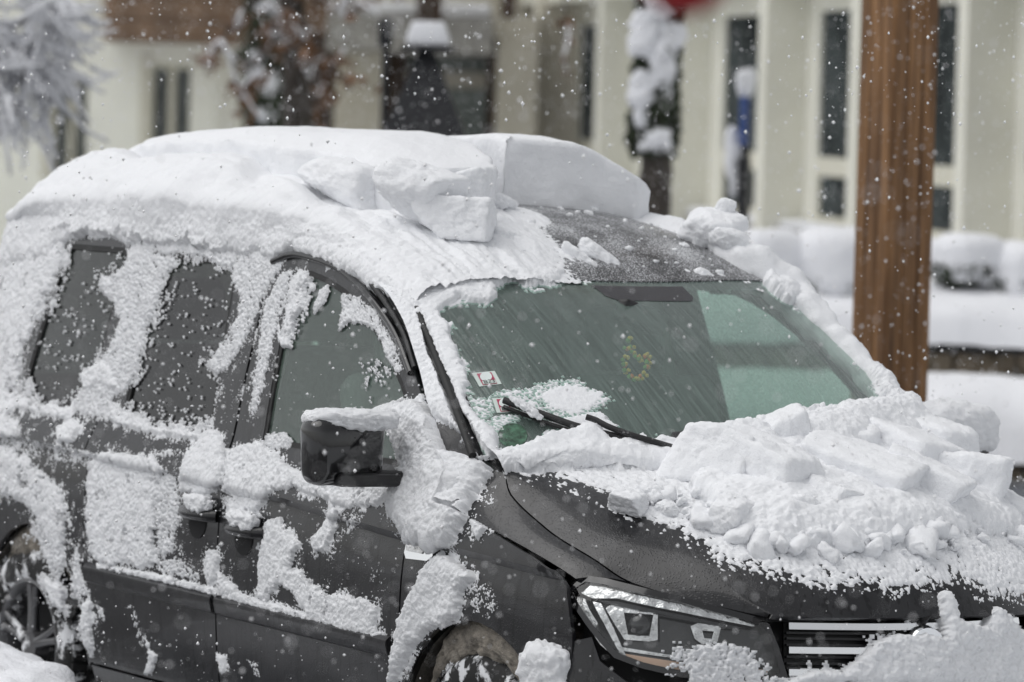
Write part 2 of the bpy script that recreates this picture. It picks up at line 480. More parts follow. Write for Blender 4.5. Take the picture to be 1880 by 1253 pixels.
M_PAINT = paint('dark_grey_paint', 0, .35)
M_PAINT_WET = paint('wet_hood_paint', 0, .45)
M_PAINT_DUST = paint('frosted_roof_paint', 1.0, .5)
M_BLACK = plain('black_plastic', (.012, .012, .013), .45, bump=(300, .0008))
M_RUBBER = plain('black_rubber', (.010, .010, .010), .6, bump=(180, .0006))
M_PIANO = plain('gloss_black', (.008, .008, .009), .12, coat=.5)
M_CHROME = plain('chrome', (.86, .87, .88), .10, 1.0)
M_REFL = plain('lamp_reflector', (.62, .62, .62), .22, 1.0, bump=(45, .006), var=.35, vscale=30)
M_AMBER = plain('amber_reflector', (.55, .38, .28), .3, .4)
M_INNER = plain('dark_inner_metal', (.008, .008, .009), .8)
M_LINER = plain('dirty_arch_liner', (.075, .068, .058), .9, bump=(45, .012), var=.6, vscale=18)
M_TYRE = plain('tyre_rubber', (.014, .014, .014), .75, bump=(120, .001))
def snowy(name, col, rough, metal, scale, thr):
    mt = plain(name, col, rough, metal); nt, ln = mt.node_tree.nodes, mt.node_tree.links; b = nt['Principled BSDF']
    tc = nt.new('ShaderNodeTexCoord'); nz = nt.new('ShaderNodeTexNoise'); nz.inputs['Scale'].default_value = scale; nz.inputs['Detail'].default_value = 5; nz.inputs['Roughness'].default_value = .65
    mr = nt.new('ShaderNodeMapRange'); mr.inputs['From Min'].default_value = thr; mr.inputs['From Max'].default_value = thr+.06
    mx = nt.new('ShaderNodeMix'); mx.data_type = 'RGBA'; mx.inputs[6].default_value = (*col, 1); mx.inputs[7].default_value = (.8, .81, .83, 1)
    ln.new(tc.outputs['Object'], nz.inputs['Vector']); ln.new(nz.outputs['Fac'], mr.inputs['Value']); ln.new(mr.outputs[0], mx.inputs[0]); ln.new(mx.outputs[2], b.inputs['Base Color'])
    iv = nt.new('ShaderNodeMapRange'); iv.inputs['To Min'].default_value = metal; iv.inputs['To Max'].default_value = 0; ln.new(mr.outputs[0], iv.inputs['Value']); ln.new(iv.outputs[0], b.inputs['Metallic'])
    bp = nt.new('ShaderNodeBump'); bp.inputs['Distance'].default_value = .01; ln.new(mr.outputs[0], bp.inputs['Height']); ln.new(bp.outputs[0], b.inputs['Normal'])
    return mt
M_TYRE = snowy('snow_caked_tyre', (.014, .014, .014), .75, 0, 13, .50)
M_RIM = snowy('snow_caked_rim', (.16, .16, .165), .4, .8, 9, .56)
M_RIM0 = plain('alloy_rim', (.30, .30, .31), .35, .9)
M_TRIM = plain('interior_trim', (.12, .115, .105), .8, bump=(400, .0006))
M_SEAT = plain('seat_fabric', (.13, .13, .13), .95, bump=(500, .001))
M_HEADLINER = plain('pale_headliner', (.42, .42, .39), .95)
M_WS = glass('windshield_glass', (.74, .89, .82), .27, streak=True, film_sheen_col=(.38, .49, .445))  # wet film, its colour lightened to stand in for reflected sky
M_SIDEGLASS = glass('side_window_glass', (.66, .82, .74), .15, film_sheen_col=(.44, .57, .50))  # droplet film, lightened to stand in for light inside the cabin
M_FARGLASS = glass('dimmed_frosted_glass', (.50, .66, .58), .34, film_sheen_col=(.50, .60, .55))  # frost film plus darker tint, dimming the bright view through the far window
M_TINT = glass('tinted_rear_glass', (.035, .035, .035), .004, frost=.22)
M_LENS = glass('clear_lamp_lens', (.95, .96, .96), .0)
M_SNOW = snow_mat('snow', mid=.004)
M_SNOWS = snow_mat('soft_snow', grain=190, gd=.0026, mid=.005)
M_SNOWR = snow_mat('crusted_snow', grain=330, gd=.003, mid=.006)

# ------------------------------------------------------------------ van surfaces
ZC = pchip([-3.5, -2.3, -1.22, -.4, 0, .5], [.985, .97, .947, .905, .893, .87])
PROF = pchip([.10, .18, .26, .34, .46, .60, .76, .86, .912, .934, .95, 1.02, 1.085, 1.25, 1.42, 1.60, 1.66, 1.72],
             [.70, .78, .835, .862, .879, .887, .888, .883, .875, .892, .889, .866, .842, .803, .758, .708, .688, .66])
TAP = pchip([-3.6, -3.42, -3.0, -2.4, -.3, 0, .2, .34, .434, .6], [.12, .06, .015, 0, 0, .003, .012, .026, .045, .10])
TAPA = pchip([-1.2, -.7, -.3, -.13], [0, 0, .012, .036])
def sst(a, b, x):
    t = np.clip((x-a)/(b-a), 0, 1); return t*t*(3-2*t)
def side_w(x, z):
    zc = ZC(x)
    zz = np.where(z < zc, .46+(z-.46)*(.93-.46)/(zc-.46), .93+(z-zc)*(1.085-.93)/(1.085-zc))
    zz = np.where(z < .46, z, np.where(z > 1.085, z, zz))
    return PROF(zz)-TAP(x)-TAPA(x)*sst(1.0, 1.15, z)
def SIDE(x, z):
    x, z = np.asarray(x, float), np.asarray(z, float)
    return np.stack([x, -side_w(x, z), z], -1)
RZC = pchip([-3.55, -3.42, -3.2, -2.2, -1.7, -1.45, -1.3, -1.15, -1.0, -.85, -.72, -.6],
            [1.70, 1.755, 1.79, 1.83, 1.825, 1.812, 1.795, 1.769, 1.728, 1.672, 1.612, 1.55])
RDR = pchip([-3.5, -1.5, -.82, -.7], [.10, .10, .055, .04])
def roof_z(x, y):
    a = np.abs(y)/.66
    return RZC(x)-RDR(x)*(.35*a**2+.65*a**5)
def ROOF(x, y):
    x, y = np.asarray(x, float), np.asarray(y, float)
    return np.stack([x, y, roof_z(x, y)], -1)
def xfront(y): return -.72-.10*(np.abs(y)/.645)**2.2
def WS(s, t):
    s, t = np.asarray(s, float), np.asarray(t, float)
    yt = .645*s; xt = xfront(yt); zt = roof_z(xt, yt)-.004
    xb = .13-.275*np.abs(s)**2.1; yb = .788*s; zb = 1.125+.025*s*s
    P = np.stack([xt+(xb-xt)*t, yt+(yb-yt)*t, zt+(zb-zt)*t], -1)
    bul = .05*np.clip(t*(1-t), -1, 1)*4*.6*(1-.55*s*s)
    return P+bul[..., None]*np.array([.5, 0, .86])
ZTOP = pchip([-3.5, -1.5, -1.17, -.92, -.68, -.54, -.30, -.2], [1.662, 1.672, 1.655, 1.59, 1.475, 1.37, 1.15, 1.08])
C2 = pchip([0, .08, .22, .45, .56, .75, 1], np.array([(-.063, -.765, 1.106), (.0, -.782, 1.052), (.175, -.78, .98), (.39, -.74, .906), (.465, -.70, .866), (.60, -.59, .829), (.752, -.441, .797)]))
C3 = pchip([0, .22, .45, .75, 1], np.array([(-.06, -.715, 1.112), (.19, -.65, 1.045), (.40, -.585, .98), (.60, -.52, .90), (.766, -.43, .803)]))
C4 = pchip([0, .22, .45, .75, .9, 1], np.array([(.10, 0, 1.135), (.30, 0, 1.10), (.50, 0, 1.045), (.70, 0, .955), (.80, 0, .875), (.847, 0, .80)]))
C1 = pchip([0, .08, .22, .45, .56], np.array([(-.12, -.866, .99), (-.03, -.862, .975), (.12, -.853, .945), (.33, -.823, .888), (.385, -.808, .866)]))
def HOOD(p, s):
    p, s = np.asarray(p, float), np.asarray(s, float); a = np.abs(s); sg = np.sign(s)
    A2, A3, A4 = C2(p), C3(p), C4(p)
    k = np.clip(a/.74, 0, 1)[..., None]; k2 = ((a-.74)/.26)[..., None]
    I = np.concatenate([A4[..., :1]+(A3-A4)[..., :1]*k**2.2, A3[..., 1:2]*k, A4[..., 2:]+(A3-A4)[..., 2:]*k**2.2], -1)
    O = A3+(A2-A3)*k2+np.array([0, -.3, 1])*(k2*(1-k2)*.03)
    P = np.where((a < .74)[..., None], I, O)
    P = P.copy(); P[..., 1] *= -sg*np.where(sg == 0, 0, 1)
    return P       # s = -1 right seam ... +1 left seam
def FTOP(p, k):
    p, k = np.asarray(p, float), np.asarray(k, float)[..., None]
    return C1(p)+(C2(p)-C1(p))*k+np.array([0, -.5, .8])*(k*(1-k)*.035)
_pl = np.array([(.862, 0), (.852, .13), (.822, .27), (.782, .40), (.73, .51), (.66, .63), (.58, .73), (.50, .80), (.434, .842), (.38, .858), (.28, .872), (.15, .88)])
_ul = np.concatenate([[0], np.cumsum(np.linalg.norm(np.diff(_pl, axis=0), axis=1))])
FPL = pchip(_ul, _pl)
FLEAN = pchip([.15, .25, .35, .5, .6, .7, .78, .84, .92], [-.06, -.02, .01, .018, .01, -.006, -.022, -.045, -.10])
def FASC(u, z):
    """front of the van: u = arc length from the centre line (+ = right side), z height"""
    u, z = np.asarray(u, float), np.asarray(z, float); q = FPL(np.abs(u)); e = 1e-3
    n = FPL(np.abs(u)+e)-q; n = np.stack([n[..., 1], -n[..., 0]], -1)/e
    l = FLEAN(z)[..., None]*np.clip(n, -1.2, 1.2)
    return np.stack([q[..., 0]+l[..., 0], -np.sign(u)*(q[..., 1]+l[..., 1]), z], -1)

# ------------------------------------------------------------------ van
van = empty('van', mat=TILT)
tag(van, 'dark grey compact van parked under a thick layer of broken snow', 'van')
def arch(cx, a0, a1, r=.40, n=18, cz=.31):
    return [(cx+r*math.cos(math.radians(a)), cz+r*math.sin(math.radians(a))) for a in np.linspace(a0, a1, n)]
def shrink(loop, d):
    L = np.asarray(loop, float); n = len(L); a = 0
    for i in range(n): a += L[i-1][0]*L[i][1]-L[i][0]*L[i-1][1]
    sg = 1 if a > 0 else -1; out = []
    for i in range(n):
        e1, e2 = L[i]-L[i-1], L[(i+1) % n]-L[i]
        n1 = np.array([-e1[1], e1[0]])/(np.linalg.norm(e1)+1e-9)*sg; n2 = np.array([-e2[1], e2[0]])/(np.linalg.norm(e2)+1e-9)*sg
        b = (n1+n2); b /= max(np.linalg.norm(b), 1e-6); out.append(L[i]+b*d/max(.5, b @ n1))
    return out
win_f = [(-1.300, 1.088), (-1.352, 1.42), (-1.385, 1.604), (-1.27, 1.596), (-1.17, 1.582), (-1.05, 1.555), (-.944, 1.518), (-.83, 1.465), (-.713, 1.398), (-.60, 1.32), (-.47, 1.21), (-.385, 1.12), (-.40, 1.088)]
win_m = [(-2.20, 1.085), (-2.205, 1.57), (-2.17, 1.602), (-1.76, 1.606), (-1.72, 1.57), (-1.62, 1.12), (-1.645, 1.085)]
win_r = [(-2.935, 1.12), (-2.90, 1.57), (-2.86, 1.60), (-2.48, 1.605), (-2.445, 1.57), (-2.435, 1.12), (-2.46, 1.09), (-2.91, 1.09)]
door_f = [(-1.448, .315), (-1.458, .98), (-1.47, 1.10), (-1.515, 1.60), (-1.47, 1.648), (-1.17, 1.632), (-1.04, 1.603), (-.92, 1.562), (-.79, 1.508), (-.68, 1.447), (-.56, 1.355), (-.33, 1.15), (-.33, 1.07), (-.39, .995), (-.398, .315)]
door_s = [(-2.318, .315), (-2.335, .98), (-2.34, 1.60), (-2.32, 1.648), (-1.53, 1.655), (-1.528, 1.60), (-1.483, 1.10), (-1.466, .98), (-1.456, .315)]
quart = [(-3.42, .30), (-3.42, 1.655), (-2.34, 1.652), (-2.349, 1.60), (-2.344, .98), (-2.328, .30)]+arch(-2.70, 2, 178)
fend = [(-.388, .30), (-.382, .99), (-.20, .992), (-.12, .99), (-.03, .975), (.12, .945), (.25, .914), (.33, .888), (.392, .846), (.41, .80), (.434, .72), (.436, .62)]+arch(0, 35, 178)

def mirror_side(o, name):
    me = o.data.copy(); c = np.empty(len(me.vertices)*3, np.float32); me.vertices.foreach_get('co', c)
    c = c.reshape(-1, 3); c[:, 1] *= -1; me.vertices.foreach_set('co', c.ravel()); me.flip_normals()
    o2 = bpy.data.objects.new(name, me); scene.collection.objects.link(o2); o2.parent = o.parent
    return o2
def side_panel(name, loop, mat=None, holes=(), both=True, parent=None, **k):
    xs_ = np.arange(-3.42, .45, k.get('step', .03)*.8)
    ex = np.concatenate([np.stack([xs_, ZC(xs_)+d], 1) for d in (-.034, -.018, -.008, .004, .02)])
    o = panel(name, SIDE, loop, mat or M_PAINT, parent or van, holes=holes, extra=ex, **k)
    if both: mirror_side(o, name)
    return o
side_panel('front_door', door_f, holes=[win_f], step=.028, thick=.014)
side_panel('sliding_door', door_s, holes=[win_m], step=.028, thick=.014)
side_panel('rear_quarter', quart, holes=[win_r], step=.03, thick=.014)
side_panel('front_fender', fend, step=.025, thick=.014)
side_panel('sill', [(-2.31, .17), (-2.31, .306), (-.37, .306), (-.37, .17)], M_PAINT, step=.03)
# dark shell behind the gaps
shell = [(-3.41, .20), (-3.41, 1.66), (-1.5, 1.665), (-1.17, 1.645), (-.92, 1.58), (-.68, 1.465), (-.54, 1.36), (-.31, 1.13), (-.31, .985), (-.10, .975), (.12, .93), (.30, .88), (.40, .80), (.42, .64)]+arch(0, 33, 190, .405)+[(-.45, .2), (-2.25, .2)]+arch(-2.70, -10, 190, .405)
side_panel('body_shell', shell, M_INNER, holes=[shrink(w, -.03) for w in (win_f, win_m, win_r)], step=.06, thick=0, off=-.022)
for nm, w, mt in (('front_side_window', win_f, M_SIDEGLASS), ('sliding_door_window', win_m, M_TINT), ('rear_side_window', win_r, M_TINT)):
    for sgn in (0, 1):
        g = panel(nm, SIDE, shrink(w, -.006), M_FARGLASS if (sgn and mt is M_SIDEGLASS) else mt, van, step=.04, thick=0, off=-.009)
        r = panel('window_seal', SIDE, shrink(w, -.004), M_RUBBER, g, holes=[shrink(w, .016)], step=.03, thick=.008, off=-.002)
        if sgn:
            for o in (g, r):
                c = np.empty(len(o.data.vertices)*3, np.float32); o.data.vertices.foreach_get('co', c)
                c = c.reshape(-1, 3); c[:, 1] *= -1; o.data.vertices.foreach_set('co', c.ravel()); o.data.flip_normals()
# door frame rail over the front door (black weather strip with a bright lip)
railp = smooth_line([(-1.515, 1.612), (-1.40, 1.640), (-1.17, 1.622), (-1.04, 1.592), (-.92, 1.552), (-.79, 1.496), (-.68, 1.436), (-.56, 1.346)], .03)
V = SIDE(railp[:, 0], railp[:, 1])+np.array([0, -.006, 0])
o = tube('weather_strip', V, .011, M_PIANO, van); mirror_side(o, 'weather_strip')
railp = smooth_line([(-1.53, 1.655), (-1.40, 1.668), (-1.17, 1.650), (-.92, 1.582), (-.68, 1.466), (-.55, 1.362)], .03)
V = SIDE(railp[:, 0], railp[:, 1])+np.array([0, -.004, 0])
o = tube('drip_rail', V, .009, M_BLACK, van); mirror_side(o, 'drip_rail')

# roof, gutters, pillars
ys = np.linspace(.655, -.655, 41)
panel('roof', ROOF, [(-3.42, -.655), (-3.42, .655)]+[(float(xfront(y)), float(y)) for y in ys], M_PAINT_DUST, van, step=.045, thick=.02, sign=1)
def ruled(name, A, B, mat, parent, n=3, mirror=True):
    A, B = np.asarray(A, float), np.asarray(B, float); L = np.linspace(0, 1, n)
    V = np.concatenate([A+(B-A)*t for t in L]); V = V.reshape(n, len(A), 3).transpose(1, 0, 2).reshape(-1, 3)
    o = mesh(name, V, grid_faces(len(A), n), mat, parent, angle=40)
    if mirror: mirror_side(o, name)
    return o
xs = np.linspace(-3.42, -.86, 60)
ruled('roof_gutter', ROOF(xs, np.full(60, -.65))+[0, 0, -.004], SIDE(xs, ZTOP(xs)-.004), M_PAINT, van)
ts = np.linspace(-.04, 1.02, 40); xb = np.interp(ts, [-.04, 1.02], [-.90, -.19])
ruled('windshield_pillar', WS(np.full(40, -.985), ts)+[0, 0, .004], SIDE(xb, ZTOP(xb)), M_PAINT, van)
# black edge band along the pillar
tt = np.linspace(.12, 1.02, 30)
o = tube('pillar_trim', WS(np.full(30, -1.03), tt)+[0, -.004, .006], .012, M_RUBBER, van); mirror_side(o, 'pillar_trim')
# windshield
a = [(s, 0.0) for s in np.linspace(-1, 1, 30)]+[(1.0, t) for t in np.linspace(0, 1, 12)[1:]]+[(s, 1.0) for s in np.linspace(1, -1, 30)[1:]]+[(-1.0, t) for t in np.linspace(1, 0, 12)[1:-1]]
wsg = panel('windshield', WS, a, M_WS, van, step=.05, thick=0, sign=-1)
hdr = [(s, -.005) for s in np.linspace(-1, 1, 30)]+[(s, .045) for s in np.linspace(1, -1, 30)]
panel('header_band', WS, hdr, M_BLACK, wsg, step=.04, thick=0, off=-.006, sign=-1)
# hood, cowl, fender tops
hl = [(0, s) for s in np.linspace(-1, 1, 40)]+[(p, 1) for p in np.linspace(0, 1, 40)[1:]]+[(1, s) for s in np.linspace(1, -1, 40)[1:]]+[(p, -1) for p in np.linspace(1, 0, 40)[1:-1]]
panel('hood', HOOD, [(p, s*.994) for p, s in hl], M_PAINT_WET, van, step=.03, thick=.014, sign=1)
pp = np.linspace(0, .56, 30)
o = panel('fender_top', FTOP, [(p, 0) for p in pp]+[(p, .985) for p in pp[::-1]], M_PAINT_WET, van, step=.04, thick=.012, sign=1); mirror_side(o, 'fender_top')
k = np.linspace(0, 1, 12)
A = np.concatenate([SIDE(np.linspace(-.385, -.12, 12), np.linspace(1.0, .99, 12))]); B = (SIDE(np.array([-.33]), np.array([1.14]))*(1-k)[:, None]+C2(np.array([0.]))*k[:, None])
ruled('cowl_corner', A, B, M_PAINT, van, n=6)
s_ = np.linspace(-1, 1, 40)
A = HOOD(np.zeros(40), s_)+[-.0, 0, -.012]; B = WS(s_, np.full(40, .985))+[0, 0, -.012]
ruled('cowl', A, B, M_BLACK, van, n=5, mirror=False)
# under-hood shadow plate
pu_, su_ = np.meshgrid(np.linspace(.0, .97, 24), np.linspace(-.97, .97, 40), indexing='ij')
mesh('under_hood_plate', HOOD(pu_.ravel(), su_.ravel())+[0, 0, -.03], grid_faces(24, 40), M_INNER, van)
# tailgate with its window
def TAIL(y, z):
    y, z = np.asarray(y, float), np.asarray(z, float); return np.stack([-3.42-.05*(1-(y/.9)**2)-.03*sst(1.5, .9, z), y, z], -1)
zz = np.linspace(.25, 1.655, 20); P = SIDE(np.full(20, -3.42), zz); yy = np.linspace(-.645, .645, 14)
tl_ = [(p[1], p[2]) for p in P]+[(y, float(roof_z(-3.42, y))) for y in yy]+[(-p[1], p[2]) for p in P[::-1]]
tw_ = [(-.58, 1.14), (-.53, 1.56), (.53, 1.56), (.58, 1.14)]
panel('tailgate', TAIL, tl_, M_PAINT, van, holes=[tw_], step=.06, thick=.02, sign=-1)
panel('rear_window', TAIL, shrink(tw_, -.01), M_SIDEGLASS, van, step=.1, thick=0, off=-.008, sign=-1)
abox('floor_pan', (-3.3, -.72, .22), (.55, .72, .30), M_INNER, van)
# wheel arch liners
for cx in (0, -2.70):
    for sg in (-1, 1):
        a = np.radians(np.linspace(-20, 200, 36)); ysn = np.linspace(.84, .50, 6)
        V = [(cx+.415*math.cos(t), sg*y, .31+.405*math.sin(t)) for t in a for y in ysn]
        mesh('arch_liner', V, grid_faces(36, 6), M_LINER, van)
        V2 = [(cx+.42*math.cos(t)*r, sg*.50, .31+.42*math.sin(t)*r) for t in a for r in (0.01, 1)]
        mesh('arch_backing', V2, grid_faces(36, 2), M_INNER, van)
# side protection mouldings on the two doors
def moulding(x0, x1):
    xs = np.linspace(x0, x1, 40); cs = [(0, -.056), (.010, -.050), (.018, -.020), (.017, -.006), (.006, .004), (0, .005)]
    V = []
    for x in xs:
        zc = .612+(x+.45)*-.006
        for d, dz in cs:
            p = SIDE(np.array(x), np.array(zc+dz)); V.append((p[0], p[1]-d, p[2]))
    Fc = [tuple(f) for f in grid_faces(40, len(cs))]+[tuple(range(len(cs))), tuple(range(39*len(cs), 40*len(cs)))]
    o = mesh('side_moulding', V, Fc, M_PAINT, van, angle=40); mirror_side(o, 'side_moulding')
moulding(-2.30, -1.466); moulding(-1.44, -.43)
# door handles
def handle(x0, x1, z):
    c = (x0+x1)/2
    rec = panel('recess_shade', SIDE, [(c-.055+.055*math.cos(t)*1.0+.03, z-.028+.05*math.sin(t)) for t in np.linspace(0, 6.28, 22)[:-1]], M_INNER, van, step=.02, thick=0, off=.002)  # flat dark patch painted for the shaded hollow behind the handle
    n = 14; xs = np.linspace(x0, x1, n); w = side_w(xs, np.full(n, z))
    pts = np.stack([xs, -w-.004-.034*np.sin(np.linspace(0, math.pi, n))**.5, np.full(n, z)], 1)
    h = tube('door_handle', pts, .019, M_PAINT, van, n=10); h.data.update()
    mirror_side(h, 'door_handle')
handle(-1.66, -1.47, .853); handle(-1.37, -1.18, .832)
# fender repeater trim
o = panel('fender_badge', SIDE, [(-.375, .886), (-.375, .856), (-.36, .842), (-.25, .846), (-.225, .862), (-.23, .880)], M_CHROME, van, step=.015, thick=.012, off=.010)
panel('badge_lens', SIDE, [(-.365, .884), (-.365, .862), (-.28, .862), (-.265, .880)], M_REFL, o, step=.015, thick=.006, off=.0135)

# ------------------------------------------------------------------ nose: grille, lamps, bumper
HLpx = [(1045, 1086), (1058, 1073), (1076, 1062), (1110, 1067), (1250, 1100), (1395, 1140), (1408, 1150), (1425, 1190), (1440, 1240), (1400, 1246), (1330, 1244), (1250, 1238), (1180, 1222), (1130, 1203), (1105, 1176), (1070, 1130)]
UR, ZR = (.15, 1.15), (.3, .95)
def fuv(px): return [tuple(q) for q in px2uv(FASC, px, UR, ZR)]
HL = fuv(HLpx)
u_in = min(q[0] for q in HL)
def fpanel(name, px, mat, parent, off, thick=.006, step=.015, holes=(), mirror=True):
    o = panel(name, FASC, fuv(px), mat, parent, holes=[fuv(h) for h in holes], step=step, thick=thick, off=off, sign=-1)
    return o
for sg in (0, 1):
    kids = []
    hl_o = panel('headlight', FASC, shrink(HL, -.004), M_PIANO, van, step=.02, thick=.01, off=-.055, sign=-1); kids.append(hl_o)
    wall = panel('lamp_bezel', FASC, shrink(HL, -.008), M_PIANO, hl_o, holes=[shrink(HL, .008)], step=.015, thick=.06, off=-.001, sign=-1); kids.append(wall)
    kids.append(panel('lamp_lens', FASC, shrink(HL, .002), M_LENS, hl_o, step=.03, thick=0, off=-.003, sign=-1))
    def add(nm, px, mat, off, **k):
        kids.append(fpanel(nm, px, mat, hl_o, off, **k))
    add('light_bar', [(1062, 1086), (1082, 1070), (1112, 1075), (1250, 1107), (1388, 1141), (1386, 1150), (1250, 1122), (1130, 1096), (1086, 1096)], M_REFL, -.012)
    add('side_reflector', [(1051, 1091), (1070, 1097), (1092, 1140), (1119, 1200), (1098, 1183), (1070, 1137)], M_REFL, -.016)
    add('inner_strip', [(1084, 1101), (1099, 1104), (1122, 1150), (1146, 1203), (1138, 1205), (1108, 1150)], M_REFL, -.018)
    add('shade_panel', [(1092, 1098), (1130, 1100), (1250, 1126), (1370, 1152), (1330, 1150), (1210, 1124), (1125, 1108)], M_PAINT, -.020)
    add('projector_frame', [(1106, 1112), (1120, 1104), (1156, 1108), (1172, 1119), (1206, 1122), (1206, 1174), (1190, 1177), (1142, 1173), (1124, 1145)], M_REFL, -.025,
        holes=[[(1141, 1121), (1198, 1125), (1190, 1167), (1149, 1164)]])
    add('lower_strip', [(1138, 1187), (1255, 1205), (1255, 1210), (1140, 1194)], M_REFL, -.022)
    add('indicator_strip', [(1142, 1199), (1255, 1216), (1380, 1228), (1412, 1228), (1412, 1236), (1250, 1230), (1150, 1210)], M_AMBER, -.022)
    add('reflector_cup', [(1268, 1148), (1282, 1142), (1326, 1148), (1318, 1180), (1290, 1182), (1276, 1172)], M_REFL, -.024,
        holes=[[(1290, 1156), (1312, 1158), (1308, 1172), (1294, 1171)]])
    q = fuv([(1170, 1145)])[0]; c = FASC(*np.array(q)[:, None])[0]; nn = surf_normals(FASC, np.array([q[0]]), np.array([q[1]]), sign=-1)[0]
    bm = bmesh.new(); bmesh.ops.create_uvsphere(bm, u_segments=20, v_segments=12, radius=.036)
    bmesh.ops.translate(bm, verts=bm.verts, vec=Vector(c-nn*.045)); kids.append(bm_obj('projector_lens', bm, M_PIANO, hl_o))
    if sg:
        for o in kids:
            cc = np.empty(len(o.data.vertices)*3, np.float32); o.data.vertices.foreach_get('co', cc)
            cc = cc.reshape(-1, 3); cc[:, 1] *= -1; o.data.vertices.foreach_set('co', cc.ravel()); o.data.flip_normals()
# grille
gu = u_in-.012
gz0, gz1 = .60, .795
grl = [(-gu, gz0), (-gu-.0, gz1)]+[(u, gz1) for u in np.linspace(-gu, gu, 20)[1:-1]]+[(gu, gz1), (gu, gz0)]
gr = panel('grille', FASC, grl, M_BLACK, van, step=.04, thick=.01, off=-.05, sign=-1)
def gstrip(z, h, mat, off, nm, u0=-gu, u1=gu, th=.02):
    us = np.linspace(u0, u1, 30)
    panel(nm, FASC, [(u, z-h/2) for u in us]+[(u, z+h/2) for u in us[::-1]], mat, gr, step=.03, thick=th, off=off, sign=-1)
for z in (.775, .713, .655): gstrip(z, .017, M_CHROME, .004, 'chrome_bar')
for z in (.76, .745, .728, .697, .68, .667, .64, .625): gstrip(z, .006, M_BLACK, -.02, 'grille_slat', th=.02)
# bumper
ub = px2uv(FASC, [(1040, 1180)], UR, ZR)[0][0]
us = np.linspace(-1.02, 1.02, 60)
bl = [(u, .22) for u in us]+[(1.02, .60)]+[(u, z) for u, z in [(1.0, .70), (.93, .72), (.90, .66)]]+[(u, .598) for u in np.linspace(.80, -.80, 30)]+[(-.90, .66), (-.93, .72), (-1.0, .70), (-1.02, .60)]
panel('bumper', FASC, bl, M_PAINT, van, step=.035, thick=.015, off=0.0, sign=-1)
bk = [(u, .24) for u in us]+[(u, .83) for u in us[::-1]]
panel('nose_backing', FASC, bk, M_INNER, van, step=.06, thick=0, off=-.075, sign=-1)
# round badge in the middle of the grille
bm = bmesh.new(); bmesh.ops.create_cone(bm, cap_ends=True, segments=40, radius1=.066, radius2=.060, depth=.02)
bmesh.ops.rotate(bm, verts=bm.verts, matrix=Matrix.Rotation(math.radians(90), 3, 'Y')); bmesh.ops.translate(bm, verts=bm.verts, vec=(.862, 0, .715))
bm_obj('emblem', bm, M_CHROME, gr)

# ------------------------------------------------------------------ wheels
def wheel(cx, sg):
    root = empty('wheel'); root.parent = van
    prof = [(.215, .095), (.225, .105), (.262, .112), (.295, .106), (.312, .090), (.318, .070), (.318, -.070), (.312, -.09), (.26, -.11), (.215, -.095)]
    n = 56; V = []; c = np.array([cx, sg*.745, .310])
    for k in range(n):
        a = 2*math.pi*k/n
        for r, d in prof: V.append(c+[r*math.cos(a), sg*d, r*math.sin(a)])
    m_ = len(prof); Fc = [(k*m_+j, k*m_+(j+1), ((k+1) % n)*m_+j+1, ((k+1) % n)*m_+j) for k in range(n) for j in range(m_-1)]
    mesh('tyre', V, Fc, M_TYRE, root, angle=40).parent = root
    bm = bmesh.new()
    for k in range(64):
        a = 2*math.pi*k/64
        rad = np.array([math.cos(a), 0, math.sin(a)]); tan = np.array([-math.sin(a), 0, math.cos(a)])
        for d in (-.068, 0, .068):
            box_bm(c+rad*.320+[0, sg*d, 0], [rad*.006, np.array([0, .026, 0]), tan*.0095], bm=bm)
    bm_obj('tread', bm, M_TYRE, root, smooth=False)
    rim = []
    pr = [(.215, .095), (.205, .098), (.195, .085), (.19, .02), (.185, -.09)]
    V = []
    for k in range(n):
        a = 2*math.pi*k/n
        for r, d in pr: V.append(c+[r*math.cos(a), sg*d, r*math.sin(a)])
    m_ = len(pr); Fc = [(k*m_+j, k*m_+(j+1), ((k+1) % n)*m_+j+1, ((k+1) % n)*m_+j) for k in range(n) for j in range(m_-1)]
    r_o = mesh('rim', V, Fc, M_RIM, root, angle=40)
    for k in range(5):
        for da in (-.11, .11):
            a = 2*math.pi*k/5+.3; b = a+da
            p0 = c+[.045*math.cos(a), sg*.075, .045*math.sin(a)]; p1 = c+[.197*math.cos(b), sg*.083, .197*math.sin(b)]
            V, Fc = tube_arrays(np.linspace(p0, p1, 5), [.022, .017, .014, .013, .014], 8)
            mesh('spoke', V, Fc, M_RIM, r_o, angle=60)
    bm = bmesh.new(); bmesh.ops.create_cone(bm, cap_ends=True, segments=24, radius1=.055, radius2=.05, depth=.05)
    bmesh.ops.rotate(bm, verts=bm.verts, matrix=Matrix.Rotation(math.radians(90), 3, 'X')); bmesh.ops.translate(bm, verts=bm.verts, vec=c+[0, sg*.065, 0])
    bm_obj('hub', bm, M_RIM, r_o)
    bm = bmesh.new(); bmesh.ops.create_cone(bm, cap_ends=True, segments=40, radius1=.15, radius2=.15, depth=.02)
    bmesh.ops.rotate(bm, verts=bm.verts, matrix=Matrix.Rotation(math.radians(90), 3, 'X')); bmesh.ops.translate(bm, verts=bm.verts, vec=c)
    bm_obj('brake_disc', bm, M_INNER, root)
for cx in (0, -2.79):
    for sg in (-1, 1): wheel(cx, sg)

